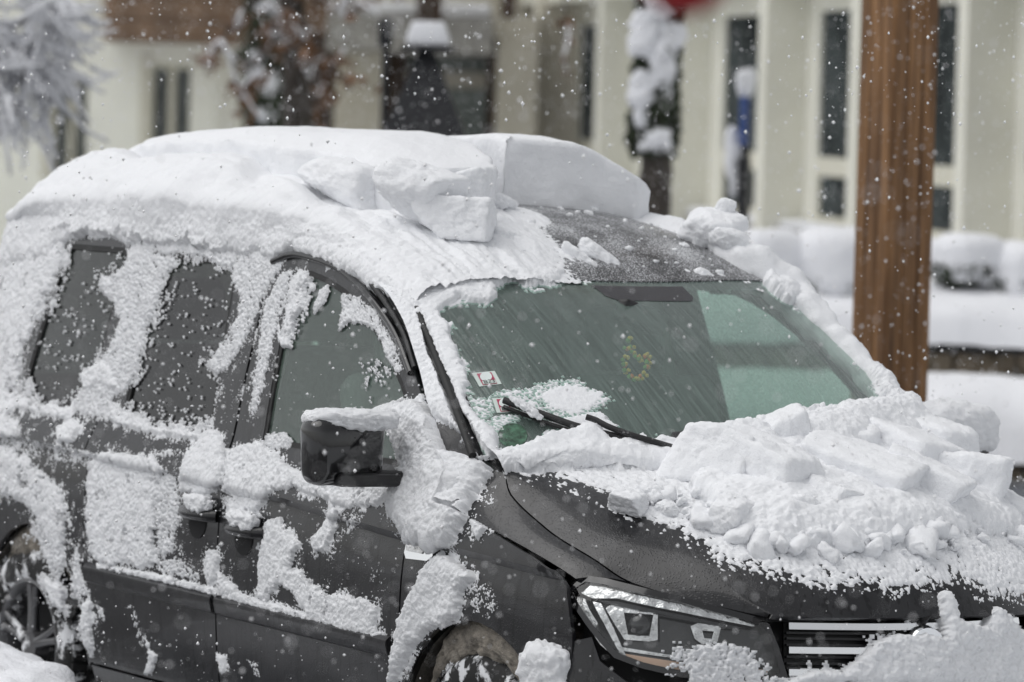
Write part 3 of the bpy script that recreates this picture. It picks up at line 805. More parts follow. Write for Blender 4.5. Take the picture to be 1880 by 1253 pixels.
# ------------------------------------------------------------------ door mirrors
def door_mirror(sg):
    bm = box_bm((0, 0, 0), [X3[0]*.052, X3[1]*.132, X3[2]*.096], .042, 4)
    for v in bm.verts:
        if v.co.x > 0:                                   # rounded front shell, narrower outwards
            v.co.x += .045*(1-(v.co.y/.14)**2)*(1-(v.co.z/.12)**2)
        v.co.z *= 1+.10*(v.co.y/.122)*-sg*-1*sg if False else 1
        v.co.x += -.28*abs(v.co.y+.122)*.55              # swept back towards the outer end (local -y = outer)
        if v.co.z < 0: v.co.y *= .94
    for v in bm.verts: v.co += Vector((-.46, -1.045, 1.135))
    if sg > 0:
        for v in bm.verts: v.co.y *= -1
    o = bm_obj('door_mirror', bm, M_PIANO, van, angle=50)
    bm = box_bm((-.43, sg*-0+(-.90 if sg < 0 else .90), 1.062), [np.array([.035, 0, 0]), np.array([0, .07, 0]), np.array([0, 0, .020])], .012, 2)
    bm_obj('mirror_foot', bm, M_BLACK, o)
    bm = box_bm((-.475, sg*1.02, 1.135), [np.array([.006, 0, 0]), np.array([0, .105, 0]), np.array([0, 0, .075])], .004, 2)
    bm_obj('mirror_glass', bm, M_CHROME, o)
    # lower black band
    bm = box_bm((-.425, sg*1.0, 1.058), [np.array([.045, 0, 0]), np.array([0, .10, 0]), np.array([0, 0, .018])], .012, 2)
    bm_obj('mirror_band', bm, M_BLACK, o)
door_mirror(-1); door_mirror(1)

# ------------------------------------------------------------------ inside of the van
def seat(x, y, w=.25):
    root = empty('seat'); root.parent = van
    bm = box_bm((x, y, .62), [X3[0]*.27, X3[1]*w, X3[2]*.09], .05, 3); bm_obj('cushion', bm, M_SEAT, root)
    t = math.radians(20); up = np.array([-math.sin(t), 0, math.cos(t)]); fw = np.array([math.cos(t), 0, math.sin(t)])
    bm = box_bm(np.array([x-.30, y, .70])+up*.30, [fw*.065, X3[1]*w, up*.34], .05, 3); bm_obj('backrest', bm, M_SEAT, root)
    bm = box_bm(np.array([x-.32, y, .70])+up*.76, [fw*.05, X3[1]*.125, up*.10], .04, 3); bm_obj('headrest', bm, M_SEAT, root)
for y in (-.38, .38): seat(-.66, y, .27)
for y in (-.44, 0, .44): seat(-1.95, y, .21)
prof = [(.12, 1.075), (-.16, 1.07), (-.36, 1.045), (-.44, 1.0), (-.46, .9), (-.36, .70), (-.20, .62), (.1, .6)]
n = 24; V = []
for y in np.linspace(-.76, .76, n):
    hump = .035*math.exp(-((y-.38)/.2)**2); back = .30*(abs(y)/.76)**2.5
    for i, (x, z) in enumerate(prof): V.append((min(x, .12-back), y, z+(hump if 1 <= i <= 3 else 0)))
mesh('dashboard', V, grid_faces(n, len(prof)), M_TRIM, van, angle=40)
a = np.linspace(0, 2*math.pi, 33); t = math.radians(28)
ring = np.stack([-.58+.19*np.sin(a)*-math.sin(t), .38+.19*np.cos(a), .98+.19*np.sin(a)*math.cos(t)], 1)
sw = tube('steering_wheel', ring, .016, M_BLACK, van, n=8)
bm = box_bm((-.56, .38, .97), [np.array([.02, 0, 0]), np.array([0, .17, 0]), np.array([0, 0, .035])], .015, 2); bm_obj('wheel_spokes', bm, M_BLACK, sw)
xs = np.linspace(-3.35, -.95, 20); yy = np.linspace(-.6, .6, 12)
G = np.array([(x, y, float(roof_z(x, y))-.055) for x in xs for y in yy])
mesh('headliner', G, grid_faces(20, 12), M_HEADLINER, van)
for sg in (-1, 1):   # inner door cards and inner pillars
    abox('door_card', (-1.44, sg*.80-.02, .35), (-.40, sg*.80+.02, 1.06), M_TRIM, van, .01)
    P0 = SIDE(np.array([-1.49]), np.array([1.05]))[0]; P1 = SIDE(np.array([-1.53]), np.array([1.62]))[0]
    for q in (P0, P1): q[1] = (abs(q[1])-.085)*sg
    tube('pillar_cover', [P0, (P0+P1)/2, P1], .042, M_HEADLINER, van, n=10)
abox('load_cover', (-3.36, -.74, 1.0), (-2.4, .74, 1.02), M_TRIM, van)
# mirror and sensor box behind the windshield
bx = WS(np.array([.0]), np.array([.10]))[0]
wn_ = surf_normals(WS, np.array([0.]), np.array([.1]))[0]
M_SENS = plain('black_sensor_area', (.035, .035, .04), .3, bump=(150, .001))
sens = panel('sensor_housing', WS, [(-.16, .03), (-.14, .10), (-.10, .125), (.30, .125), (.33, .10), (.34, .03)], M_SENS, van, step=.03, thick=0, off=.0015, sign=-1)
m0 = px2uv(WS, [(1195, 562)], (-1, 1), (0, 1))[0]; mc = WS(np.array([m0[0]]), np.array([m0[1]]))[0]-np.array([.05, 0, .035])
bm = box_bm(mc, [np.array([.018, .01, 0]), np.array([-.04, .10, -.025]), np.array([.0, .01, .032])], .012, 3)
bm_obj('rear_view_mirror', bm, M_BLACK, van)

# ------------------------------------------------------------------ snow lying on the van
SNOW_TOP = []
def blur_grid(A, n, it=3):
    for _ in range(it):
        B = A.copy()
        for ax in (0, 1):
            B = (np.take(B, np.clip(np.arange(B.shape[ax])-1, 0, None), ax)+2*B+np.take(B, np.clip(np.arange(B.shape[ax])+1, None, B.shape[ax]-1), ax))/4
        A = B
    return A
def popcorn(P, sc):
    return np.clip(.62-worley(P*sc), -.3, .62)*1.6
def evaluate(entries, P, PX, T):
    for e in entries:
        poly = np.asarray(e['p'], float); mg = 34+e.get('rough', 0)*1.5+e.get('ex', 0)
        lo, hi = poly.min(0)-mg, poly.max(0)+mg
        idx = np.where((PX[:, 0] > lo[0]) & (PX[:, 0] < hi[0]) & (PX[:, 1] > lo[1]) & (PX[:, 1] < hi[1]))[0]
        if not len(idx): continue
        Q = P[idx]; sdv = sdist(poly, PX[idx])
        if e.get('rough', 0): sdv = sdv+e['rough']*fbm(Q*e.get('rs', 30), 3, .6)+.45*e['rough']*fbm(Q*e.get('rs', 30)*5.5, 2, .7)
        if e.get('k') == 'cut':
            T[idx] = np.where(sdv > 0, np.minimum(T[idx], -.004), T[idx]); continue
        sdv = sdv+e.get('ex', 0)
        h = e['h']; soft = e.get('soft', 14); ts = e.get('ts', 95)
        st = e.get('st'); Qs = Q*np.asarray(st) if st is not None else Q
        nf = .95*(.45-worley(Qs*ts))+.60*fbm(Qs*ts*1.7+3.1, 3, .7)
        if e.get('k') == 'grain':
            t = (e['d']-.5)*.024+np.minimum(0, (sdv-soft)/soft)*.010+.016*nf+e.get('cl', .007)*fbm(Qs*ts*.22+9, 3, .6)
            t = np.where(t > 0, .0016+.55*np.minimum(t, .010+.35*t)*(h/.014), -.004)
        else:
            pr = np.clip(sdv/soft, 0, 1); pr = np.sqrt(1-(1-pr)**2)
            A = max(e.get('A', .008), e.get('tex', 0)*1.75)
            cov = np.where(sdv > 0, h*pr, sdv*e.get('fall', .0011))+A*nf*(1-.2*pr)+1.25*A*fbm(Q*24, 3, .6)
            t = np.where(cov > 0, np.maximum(.0012, .80*h*pr*(1+.35*fbm(Q*e.get('ls', 12), 3))+.27*A*nf+.22*A*fbm(Q*45+5, 3)+.0015), -.004)
        T[idx] = np.maximum(T[idx], t)
    return T
def shell(name, surf, ur, vr, nu, nv, entries, mat, label, base=None, sign=1, up=.25, smooth=3, keep=None):
    U, Vv = np.meshgrid(np.linspace(*ur, nu), np.linspace(*vr, nv), indexing='ij'); U, Vv = U.ravel(), Vv.ravel()
    P = surf(U, Vv); PX = proj(P)
    G = P.reshape(nu, nv, 3); du = np.gradient(G, axis=0); dv = np.gradient(G, axis=1)
    N = np.cross(du, dv)*sign; N /= np.linalg.norm(N, axis=2)[..., None]+1e-12
    N = blur_grid(N, 0, smooth); N[..., 2] += up*np.clip(N[..., 2]+.25, 0, 1); N /= np.linalg.norm(N, axis=2)[..., None]+1e-12
    N = N.reshape(-1, 3)
    T = np.full(len(P), -.004)
    if base is not None: T = np.maximum(T, base(U, Vv, P))
    T = evaluate(entries, P, PX, T)
    if keep is not None: T = np.where(keep(U, Vv, P), T, -.004)
    W = P+N*T[:, None]
    Fc = grid_faces(nu, nv)
    if sign < 0: Fc = Fc[:, ::-1]
    Fc = Fc[(T[Fc] > 0).any(1)]
    used = np.unique(Fc); mp = np.zeros(len(W), int); mp[used] = np.arange(len(used))
    o = mesh(name, W[used], mp[Fc], mat, None, True, mw=TILT)
    tag(o, label, 'snow', kind='stuff')
    return o

TS = 1.42
def GIRTH(x, t):
    x, t = np.asarray(x, float), np.asarray(t, float)
    zt = ZTOP(x)
    z = .25+np.clip(t, 0, TS)*(zt-.25)/TS
    A = SIDE(x, z)
    E = ROOF(x, np.full_like(x, -.65)); S = SIDE(x, zt)
    k = np.clip((t-TS)/.10, 0, 1)[..., None]
    B = S+(E-S)*k
    y = -.65+(t-TS-.10)
    R_ = ROOF(x, np.clip(y, -.65, .65))
    far = np.clip((y-.65)/.10, 0, 1)[..., None]
    S2 = S.copy(); S2[..., 1] *= -1; E2 = E.copy(); E2[..., 1] *= -1
    D = E2+(S2-E2)*far
    # far side going down
    z2 = zt-np.clip(y-.75, 0, None)
    D2 = SIDE(x, z2); D2[..., 1] *= -1
    out = np.where((t <= TS)[..., None], A, np.where((t <= TS+.10)[..., None], B, np.where((y <= .65)[..., None], R_, np.where((y <= .75)[..., None], D, D2))))
    return out
def WSX(s, t):
    s, t = np.asarray(s, float), np.asarray(t, float)
    P = WS(np.clip(s, -1, 1), t); xb_ = np.interp(t, [-.04, 1.02], [-.90, -.19])
    S = SIDE(xb_, ZTOP(xb_)); S[..., 1] *= -np.sign(s)*-1*-1 if False else np.where(s > 0, -1, 1)
    k = np.clip((np.abs(s)-1)/.25, 0, 1)[..., None]
    return P+(S-P)*k

def HOODW(q, s):
    q, s = np.asarray(q, float), np.asarray(s, float); c = .10
    A = WS(s, np.clip(.985+(q+c)*.9, 0, .985)); B = HOOD(np.zeros_like(q), s); H = HOOD(np.clip(q, 0, 1), s)
    W0 = WS(s, np.full_like(q, .985)); k = np.clip((q+c)/c, 0, 1)[..., None]
    return np.where((q >= 0)[..., None], H, np.where((q > -c)[..., None], W0+(B-W0)*k, A))
def E_(p, h, **k): return dict(p=p, h=h, **k)
# ---- photo outlines of the snow on the side (pixels of the photograph, laid onto the body surface)
side_e = [
 # band under the roof edge
 E_([(-80, 380), (60, 290), (560, 290), (700, 400), (790, 480), (800, 560), (760, 560), (715, 545), (680, 530), (640, 505), (600, 482), (565, 470), (540, 462), (525, 466), (505, 478), (470, 462), (430, 452), (395, 446), (330, 438), (300, 447), (270, 440), (235, 452), (205, 436), (160, 432), (118, 447), (100, 470), (60, 480), (-80, 520)], .030, soft=26, rough=9, rs=26, tex=.010, ts=94),
 E_([(300, 432), (440, 448), (520, 470), (500, 500), (445, 470), (425, 500), (380, 478), (330, 468), (290, 470), (235, 480), (230, 455)], .016, k='grain', d=.76, soft=8, ts=110),
 # rear pillar
 E_([(-80, 430), (118, 447), (116, 480), (98, 525), (62, 592), (42, 650), (28, 715), (10, 760), (-80, 760)], .014, soft=12, rough=12, rs=38, tex=.012, ts=97),
 E_([(100, 500), (125, 480), (112, 520), (75, 600), (52, 660), (40, 730), (20, 760), (30, 690)], .012, k='grain', d=.55, soft=10, ts=132),
 E_([(100, 555), (78, 575), (62, 590), (70, 575)], .012, soft=4, tex=.012),
 # strip between the rear windows
 E_([(232, 455), (305, 468), (330, 474), (302, 512), (292, 560), (268, 615), (256, 680), (236, 716), (210, 735), (225, 745), (268, 770), (272, 786), (200, 775), (128, 762), (136, 742), (150, 718), (168, 688), (187, 650), (205, 622), (216, 590), (207, 556), (180, 530), (184, 512), (215, 498), (232, 480)], .020, k='grain', d=.76, soft=8, ts=103),
 E_([(150, 690), (190, 660), (215, 690), (222, 722), (185, 705), (165, 720), (135, 748), (150, 715)], .015, soft=9, rough=5, tex=.012),
 # window sills
 E_([(-60, 715), (30, 724), (80, 742), (130, 752), (128, 772), (90, 764), (30, 750), (15, 770), (20, 800), (-60, 810)], .014, soft=8, rough=6, rs=40, tex=.012),
 E_([(200, 745), (270, 772), (290, 788), (330, 790), (390, 800), (385, 812), (320, 802), (270, 794), (205, 778)], .015, soft=6, rough=6, rs=50, tex=.012),
 E_([(275, 790), (300, 770), (345, 780), (395, 775), (400, 800), (340, 808), (290, 806)], .014, k='grain', d=.62, soft=6, ts=124),
 E_([(20, 690), (60, 690), (75, 730), (120, 735), (130, 750), (60, 742), (10, 735)], .010, k='grain', d=.55, soft=8, ts=142),
 # front window rear frame strips
 E_([(442, 464), (430, 500), (425, 520), (440, 552), (432, 582), (415, 612), (396, 648), (378, 662), (392, 690), (420, 680), (445, 640), (468, 600), (480, 562), (500, 520), (520, 492), (528, 470), (500, 468)], .018, k='grain', d=.76, soft=7, ts=117),
 E_([(395, 690), (420, 690), (412, 730), (395, 780), (380, 790), (390, 740)], .012, k='grain', d=.48, soft=6, ts=142),
 E_([(517, 500), (536, 490), (541, 500), (522, 560), (506, 620), (492, 680), (482, 720), (468, 765), (458, 760), (464, 700), (471, 650), (479, 600), (490, 550)], .018, k='grain', d=.76, soft=5, ts=110),
 E_([(540, 505), (562, 500), (574, 512), (556, 558), (546, 590), (524, 632), (514, 628), (525, 575)], .010, soft=5, rough=5, rs=60, tex=.012),
 E_([(514, 622), (530, 620), (534, 636), (518, 638)], .012, soft=4),
 E_([(586, 530), (606, 518), (602, 546), (576, 578), (572, 568)], .006, k='grain', d=.62, soft=4, ts=148),
 E_([(622, 534), (662, 542), (692, 570), (716, 610), (736, 645), (742, 680), (728, 690), (705, 655), (690, 612), (664, 596), (640, 592), (618, 612), (624, 575)], .007, k='grain', d=.68, soft=6, ts=148),
 E_([(650, 660), (690, 650), (730, 680), (700, 720), (680, 700), (690, 760), (670, 740)], .004, k='grain', d=.34, soft=8, ts=148),
 E_([(485, 800), (520, 790), (540, 810), (530, 828), (490, 822)], .012, k='grain', d=.7, soft=5, ts=124),
 # belt band below the rear windows
 E_([(-60, 790), (30, 800), (100, 812), (170, 826), (250, 828), (330, 815), (345, 840), (240, 852), (165, 862), (90, 850), (20, 830), (-60, 840)], .014, k='grain', d=.52, soft=9, ts=110),
 E_([(105, 790), (135, 768), (150, 790), (130, 815), (108, 812)], .016, soft=6, rough=6, tex=.012),
 E_([(0, 765), (35, 770), (40, 800), (0, 800)], .015, k='grain', d=.6, soft=8, ts=106),
 # rear wing
 E_([(-80, 812), (10, 820), (52, 846), (98, 880), (122, 925), (127, 975), (118, 1005), (100, 1010), (82, 975), (60, 935), (30, 915), (-80, 900)], .015, soft=14, rough=8, rs=30, tex=.012, ts=94),
 E_([(50, 940), (120, 950), (128, 1020), (110, 1060), (88, 1042), (62, 992)], .020, k='grain', d=.66, soft=10, ts=94),
 E_([(82, 1062), (118, 1080), (124, 1132), (112, 1122), (92, 1100)], .015, soft=7, rough=6, tex=.010),
 E_([(136, 1000), (148, 1000), (152, 1050), (168, 1090), (150, 1110), (128, 1075)], .016, k='grain', d=.68, soft=6, ts=97),
 E_([(151, 1105), (169, 1105), (171, 1192), (166, 1200), (154, 1180)], .014, soft=5, rough=3, tex=.012),
 # sliding door field
 E_([(166, 848), (190, 832), (240, 836), (286, 840), (300, 875), (285, 930), (292, 980), (290, 1035), (262, 1046), (225, 1030), (205, 1040), (182, 1036), (162, 1015), (160, 960)], .015, soft=9, rough=7, rs=28, tex=.012, ts=94, ls=9),
 E_([(280, 842), (332, 880), (336, 935), (322, 1010), (296, 1044), (285, 980)], .022, k='grain', d=.68, soft=9, ts=94),
 E_([(290, 1030), (330, 1020), (365, 1052), (360, 1068), (300, 1054)], .022, k='grain', d=.68, soft=6, ts=94),
 E_([(330, 870), (348, 838), (375, 796), (404, 788), (416, 830), (408, 880), (396, 906), (366, 912), (334, 900)], .018, soft=9, rough=6, rs=28, tex=.010, ts=94),
 E_([(340, 905), (395, 905), (392, 935), (360, 938)], .020, k='grain', d=.66, soft=6, ts=94),
 E_([(380, 1012), (402, 1010), (402, 1062), (386, 1075), (378, 1050)], .014, soft=6, rough=5, tex=.010, ts=94),
 # front door
 E_([(416, 826), (470, 815), (500, 822), (538, 862), (600, 876), (690, 893), (726, 898), (716, 908), (692, 930), (640, 932), (600, 922), (545, 898), (492, 904), (482, 932), (470, 952), (424, 946), (412, 900)], .018, soft=11, rough=8, rs=26, tex=.014, ts=94),
 E_([(490, 958), (514, 952), (552, 1000), (546, 1016), (536, 1040), (560, 1056), (586, 1082), (580, 1104), (556, 1122), (540, 1090), (510, 1072), (492, 1108), (474, 1096), (480, 1020)], .015, soft=8, rough=7, rs=34, tex=.010, ts=94),
 E_([(608, 930), (624, 935), (616, 975), (602, 1012), (580, 1012), (574, 990), (596, 965)], .016, soft=6, rough=4, tex=.012),
 E_([(636, 950), (656, 948), (650, 985), (632, 984)], .014, k='grain', d=.62, soft=5, ts=106),
 E_([(402, 1050), (420, 1062), (445, 1090), (470, 1098), (462, 1112), (402, 1088)], .015, soft=6, rough=4, tex=.012),
 E_([(585, 1085), (620, 1092), (660, 1098), (698, 1112), (690, 1150), (704, 1168), (640, 1158), (565, 1138), (560, 1110)], .016, soft=8, rough=5, rs=40, tex=.012, ts=94),
 E_([(640, 1010), (720, 1040), (715, 1150), (695, 1110)], .007, k='grain', d=.26, soft=8, ts=124),
 E_([(210, 1080), (248, 1110), (275, 1170), (268, 1215), (245, 1170)], .006, k='grain', d=.34, soft=6, ts=106, st=(1, 1, .5)),
 E_([(266, 1165), (276, 1195), (290, 1202), (280, 1235), (266, 1240), (274, 1205)], .010, soft=3, rough=4, rs=60),
 E_([(398, 1200), (414, 1205), (416, 1235), (408, 1238)], .008, soft=3, rough=3, rs=60),
 E_([(452, 1210), (476, 1215), (480, 1250), (466, 1240)], .006, k='grain', d=.6, soft=3, ts=124),
 E_([(172, 1105), (190, 1115), (196, 1140), (186, 1150)], .008, k='grain', d=.6, soft=3, ts=124),
 # sparse specks on the glass and the paint
 E_([(60, 450), (235, 455), (205, 560), (205, 620), (150, 740), (30, 730), (50, 620)], .006, k='grain', d=.07, soft=6, ts=215, cl=.012),
 E_([(310, 470), (430, 480), (440, 560), (390, 660), (390, 790), (230, 770), (260, 680), (290, 560)], .006, k='grain', d=.09, soft=6, ts=215, cl=.012),
 E_([(420, 560), (500, 520), (470, 780), (400, 790)], .007, k='grain', d=.17, soft=6, ts=190, cl=.014),
 E_([(120, 860), (165, 860), (165, 1100), (110, 1100)], .008, k='grain', d=.20, soft=6, ts=106),
 E_([(180, 1060), (700, 1190), (700, 1260), (180, 1260)], .006, k='grain', d=.06, soft=6, ts=94),
 E_([(400, 960), (720, 1000), (700, 1130), (400, 1060)], .006, k='grain', d=.12, soft=6, ts=100),
 # ledge of the mouldings
 E_([(178, 1034), (300, 1056), (400, 1080), (470, 1100), (560, 1124), (700, 1162), (704, 1174), (640, 1164), (560, 1142), (470, 1116), (400, 1096), (300, 1070), (180, 1046)], .014, soft=5, rough=3, rs=50, tex=.012),
]
front_e = [
 E_([(690, 760), (720, 742), (765, 735), (800, 765), (850, 790), (893, 850), (905, 868), (882, 905), (856, 955), (838, 995), (800, 1006), (760, 990), (735, 968), (716, 942), (722, 905), (742, 850), (722, 800)], .060, soft=26, rough=9, rs=20, tex=.012, ts=67),
 E_([(730, 950), (800, 985), (845, 960), (835, 1000), (795, 1014), (740, 990)], .020, k='grain', d=.78, soft=6, ts=106),
 E_([(866, 955), (888, 948), (892, 970), (878, 992), (868, 975)], .016, soft=5, rough=4, tex=.012),
 E_([(872, 895), (925, 880), (915, 925), (885, 960), (850, 1000), (845, 985)], .008, k='grain', d=.33, soft=10, ts=132),
 E_([(814, 1012), (838, 1030), (868, 1052), (872, 1062), (852, 1086), (846, 1130), (822, 1158), (806, 1150), (782, 1166), (760, 1188), (742, 1225), (726, 1262), (718, 1262), (732, 1180), (754, 1110), (788, 1046)], .040, soft=13, rough=7, rs=30, tex=.012, ts=80),
 E_([(730, 1150), (770, 1165), (765, 1220), (730, 1262), (715, 1262)], .020, k='grain', d=.60, soft=8, ts=85),
 E_([(845, 1050), (905, 1072), (920, 1110), (900, 1142), (865, 1130), (850, 1095)], .010, k='grain', d=.50, soft=10, ts=110),
]
pillar_e = [
 E_([(690, 525), (745, 495), (1040, 480), (1030, 520), (965, 524), (950, 517), (906, 524), (908, 548), (895, 558), (840, 552), (806, 574), (822, 602), (838, 648), (860, 700), (850, 730), (885, 778), (912, 800), (905, 838), (880, 846), (850, 800), (800, 765), (765, 735), (745, 690), (735, 640), (705, 590), (680, 555)], .024, soft=10, rough=7, rs=34, tex=.009, ts=80),
 E_([(690, 540), (745, 510), (790, 590), (830, 680), (850, 780), (800, 770), (760, 720), (740, 650)], .030, soft=14, rough=7, rs=30, tex=.010, ts=80),
 dict(k='cut', p=[(768, 588), (777, 588), (806, 655), (850, 750), (893, 838), (876, 842), (838, 770), (792, 665)], rough=4, rs=40),
 # frost and scraped remains on the pane
 E_([(815, 600), (850, 690), (880, 720), (960, 705), (1010, 690), (1070, 688), (1100, 712), (1132, 736), (1098, 758), (1128, 776), (1130, 802), (1060, 790), (960, 770), (930, 800), (905, 800), (870, 770), (850, 720)], .0024, k='grain', d=.56, soft=12, ts=150),
 dict(k='cut', p=[(900, 728), (946, 728), (956, 760), (910, 762)], rough=3, rs=60),
 E_([(985, 722), (1040, 704), (1090, 716), (1122, 734), (1088, 748), (1060, 764), (1005, 752)], .0045, k='grain', d=.88, soft=8, ts=90, st=(.5, 1, 1)),
 E_([(1015, 776), (1060, 764), (1104, 756), (1136, 788), (1122, 800), (1070, 792)], .006, soft=5, rough=4, rs=40, tex=.002, ts=90),
 # far pillar
 E_([(1400, 525), (1380, 430), (1440, 440), (1505, 505), (1580, 590), (1710, 735), (1840, 830), (1740, 820), (1640, 765), (1582, 672), (1520, 592), (1480, 570), (1440, 556)], .055, soft=12, rough=5, rs=24, tex=.008, ts=80),
]
hood_e = [
 E_([(868, 770), (908, 800), (915, 838), (960, 826), (1004, 806), (1040, 800), (1070, 790), (1096, 792), (1120, 818), (1180, 832), (1236, 826), (1256, 812), (1300, 806), (1420, 790), (1500, 800), (1540, 745), (1700, 750), (1850, 830), (1850, 930), (1500, 900), (1250, 870), (1100, 858), (1000, 862), (930, 868), (880, 860)], .050, soft=16, rough=7, rs=22, tex=.010, ts=26),
 E_([(920, 866), (960, 840), (1040, 820), (1240, 815), (1300, 800), (1900, 700), (1960, 1000), (1930, 1100), (1870, 1105), (1800, 1098), (1760, 1076), (1720, 1082), (1650, 1094), (1600, 1080), (1530, 1090), (1450, 1070), (1380, 1052), (1330, 1042), (1280, 1005), (1230, 980), (1190, 968), (1150, 950), (1110, 925), (1060, 905), (1000, 878), (950, 872)], .016, k='grain', d=.80, soft=26, ts=80, st=(.45, 1, 1)),
 E_([(1240, 1000), (1300, 1020), (1400, 1040), (1560, 1070), (1700, 1070), (1900, 1100), (1930, 1130), (1700, 1110), (1500, 1090), (1330, 1050), (1230, 1010)], .006, k='grain', d=.36, soft=16, ts=70, st=(.6, 1, 1)),
 E_([(960, 876), (1060, 900), (1120, 930), (1060, 910), (990, 885)], .006, k='grain', d=.5, soft=6, ts=60, st=(.5, 1, 1)),
 dict(k='cut', p=[(1030, 880), (1120, 905), (1150, 925), (1100, 925), (1050, 900)], rough=12, rs=26),
 E_([(890, 855), (920, 835), (1000, 815), (1240, 815), (1260, 845), (1180, 870), (1100, 862), (1000, 866), (930, 868)], .040, soft=14, rough=8, rs=20, tex=.012, ts=24),
 E_([(1250, 815), (1330, 790), (1900, 690), (1960, 950), (1860, 985), (1780, 985), (1700, 1010), (1600, 1000), (1520, 1010), (1420, 1010), (1340, 985), (1290, 920), (1255, 880)], .080, soft=46, rough=16, rs=12, tex=.016, ts=20, ls=7),
 E_([(1300, 940), (1450, 960), (1600, 980), (1760, 1000), (1720, 1040), (1600, 1045), (1480, 1035), (1360, 1010)], .022, k='grain', d=.74, soft=14, ts=26),
]
nose_e = [
 E_([(1226, 1185), (1262, 1160), (1300, 1178), (1332, 1158), (1360, 1165), (1390, 1200), (1418, 1225), (1405, 1270), (1240, 1270), (1212, 1242)], .016, k='grain', d=.52, soft=16, ts=95, cl=.014),
 E_([(1260, 1190), (1330, 1178), (1395, 1196), (1402, 1262), (1262, 1262)], .030, k='grain', d=.80, soft=10, ts=80),
 E_([(1420, 1262), (1480, 1236), (1540, 1232), (1582, 1206), (1600, 1182), (1640, 1166), (1690, 1166), (1716, 1172), (1722, 1140), (1714, 1100), (1722, 1088), (1738, 1094), (1750, 1120), (1752, 1140), (1786, 1152), (1800, 1150), (1812, 1116), (1824, 1118), (1850, 1145), (1900, 1190), (1900, 1262)], .055, soft=15, rough=7, rs=24, tex=.016, ts=80),
 E_([(1400, 1235), (1450, 1246), (1500, 1240), (1500, 1262), (1400, 1262)], .03, k='grain', d=.7, soft=6, ts=80),
]

# every crust thins out into scattered grains
def dusted(L):
    return L+[dict(p=e['p'], h=.0045, k='grain', d=.36, soft=26, ex=26, ts=185, cl=.014) for e in L if e.get('k') != 'cut' and e['h'] >= .013]
side_e = side_e[:1]+dusted(side_e[1:]); front_e = dusted(front_e)
def roof_base(U, Vv, P):
    """depth of the snow lying on the roof, as laid and shovelled, in van coordinates"""
    x, y = P[:, 0], P[:, 1]; on = Vv > TS-.035+.05*sst(-1.7, -1.3, x)+.030*fbm(P*16, 3)+.014*fbm(P*70, 2)
    h = np.interp(x, [-3.42, -3.38, -3.22, -2.2, -1.6, -1.3, -1.0, -.8, -.7], [.0, .045, .115, .13, .115, .085, .050, .026, .0])
    ch = sst(-2.2, -1.9, x)*.13; near = 1-sst(-.50-ch, -.30-ch*1.6, y+.07*fbm(P*5, 2)); back = 1-sst(-1.75, -1.40, x)
    t = h*near+(.06*back)*(1-near)
    edge = sst(TS-.08, TS+.26, Vv)*.80+.20
    t = t*edge*(1+.30*fbm(P*np.array([3, 6, 5]), 3))+.020*fbm(P*np.array([6, 13, 10]), 4, .6)*(t > .02)
    # wind-scoured apron towards the windshield, thin and streaky
    ap = sst(-1.45, -1.25, x)*(1-sst(-.30, .02, y+.10*fbm(P*4, 2)+(x+1)*.25))
    t = np.maximum(t, ap*(.022+.016*fbm(P*np.array([5, 26, 5]), 3)+.010*fbm(P*np.array([9, 50, 9]), 2)))
    far = sst(.50, .60, y)*(1-sst(-1.02, -.80, x))
    t = np.maximum(t, far*(.05+.02*fbm(P*9, 3)))
    nf = .95*(.45-worley(P*80))+.60*fbm(P*140, 3, .7)
    t = t+.006*nf*(1-sst(.03, .09, t)*.8)-.003
    return np.where(on & (t > .0), t, -.004)
shell('side_snow', GIRTH, (-3.42, -.70), (0.0, 1.47), 860, 470, side_e, M_SNOWR, 'crusted snow blown onto the windows, pillars and doors of the van', base=roof_base, smooth=8)
shell('roof_snow', GIRTH, (-3.42, -.70), (1.43, 3.05), 500, 300, side_e[:1], M_SNOW, 'deep snow lying along the near edge and back of the roof', base=roof_base, smooth=4)
shell('fender_snow', SIDE, (-.70, .44), (.22, 1.50), 360, 400, side_e+front_e, M_SNOWR, 'snow packed behind the door mirror and over the front wheel arch',
      keep=lambda U, Vv, P: (Vv < np.where(U < -.2, ZTOP(U), np.interp(U, [-.2, -.12, .12, .40], [1.0, .995, .95, .85]))) & ((U**2+(Vv-.31)**2) > .395**2))
shell('windshield_snow', WSX, (-1.25, 1.25), (-.04, 1.03), 420, 300, pillar_e, M_SNOW, 'snow and frost left along the windshield edges after scraping', sign=-1, smooth=2)
shell('hood_snow', HOODW, (-.45, 1), (-1, 1), 400, 420, hood_e, M_SNOW, 'loose crumbled snow spread over the hood', smooth=2)
shell('fender_top_snow', FTOP, (0, .3), (0, 1), 60, 40, [front_e[0], front_e[3]]+hood_e[1:2], M_SNOW, 'thin snow at the rear corner of the hood beside the pillar', smooth=1)
shell('nose_snow', FASC, (.98, -.80), (.52, .86), 440, 110, nose_e, M_SNOWR, 'clotted snow sticking to the grille and headlight', sign=1, smooth=2)
cw = ruled  # cowl-corner snow uses the same patch as the sheet metal
def COWLC(a, b):
    a, b = np.asarray(a, float), np.asarray(b, float)[..., None]
    A = SIDE(-.385+.265*a, 1.0-.01*a); B0 = SIDE(np.array([-.33]), np.array([1.14])); B = B0*(1-a)[..., None]+C2(np.array([0.]))*a[..., None]
    return A+(B-A)*b
shell('pillar_foot_snow', COWLC, (0, 1), (0, 1), 70, 50, [front_e[0], pillar_e[0], hood_e[0], hood_e[1]], M_SNOWR, 'thick snow wedge at the foot of the windshield pillar', smooth=1)

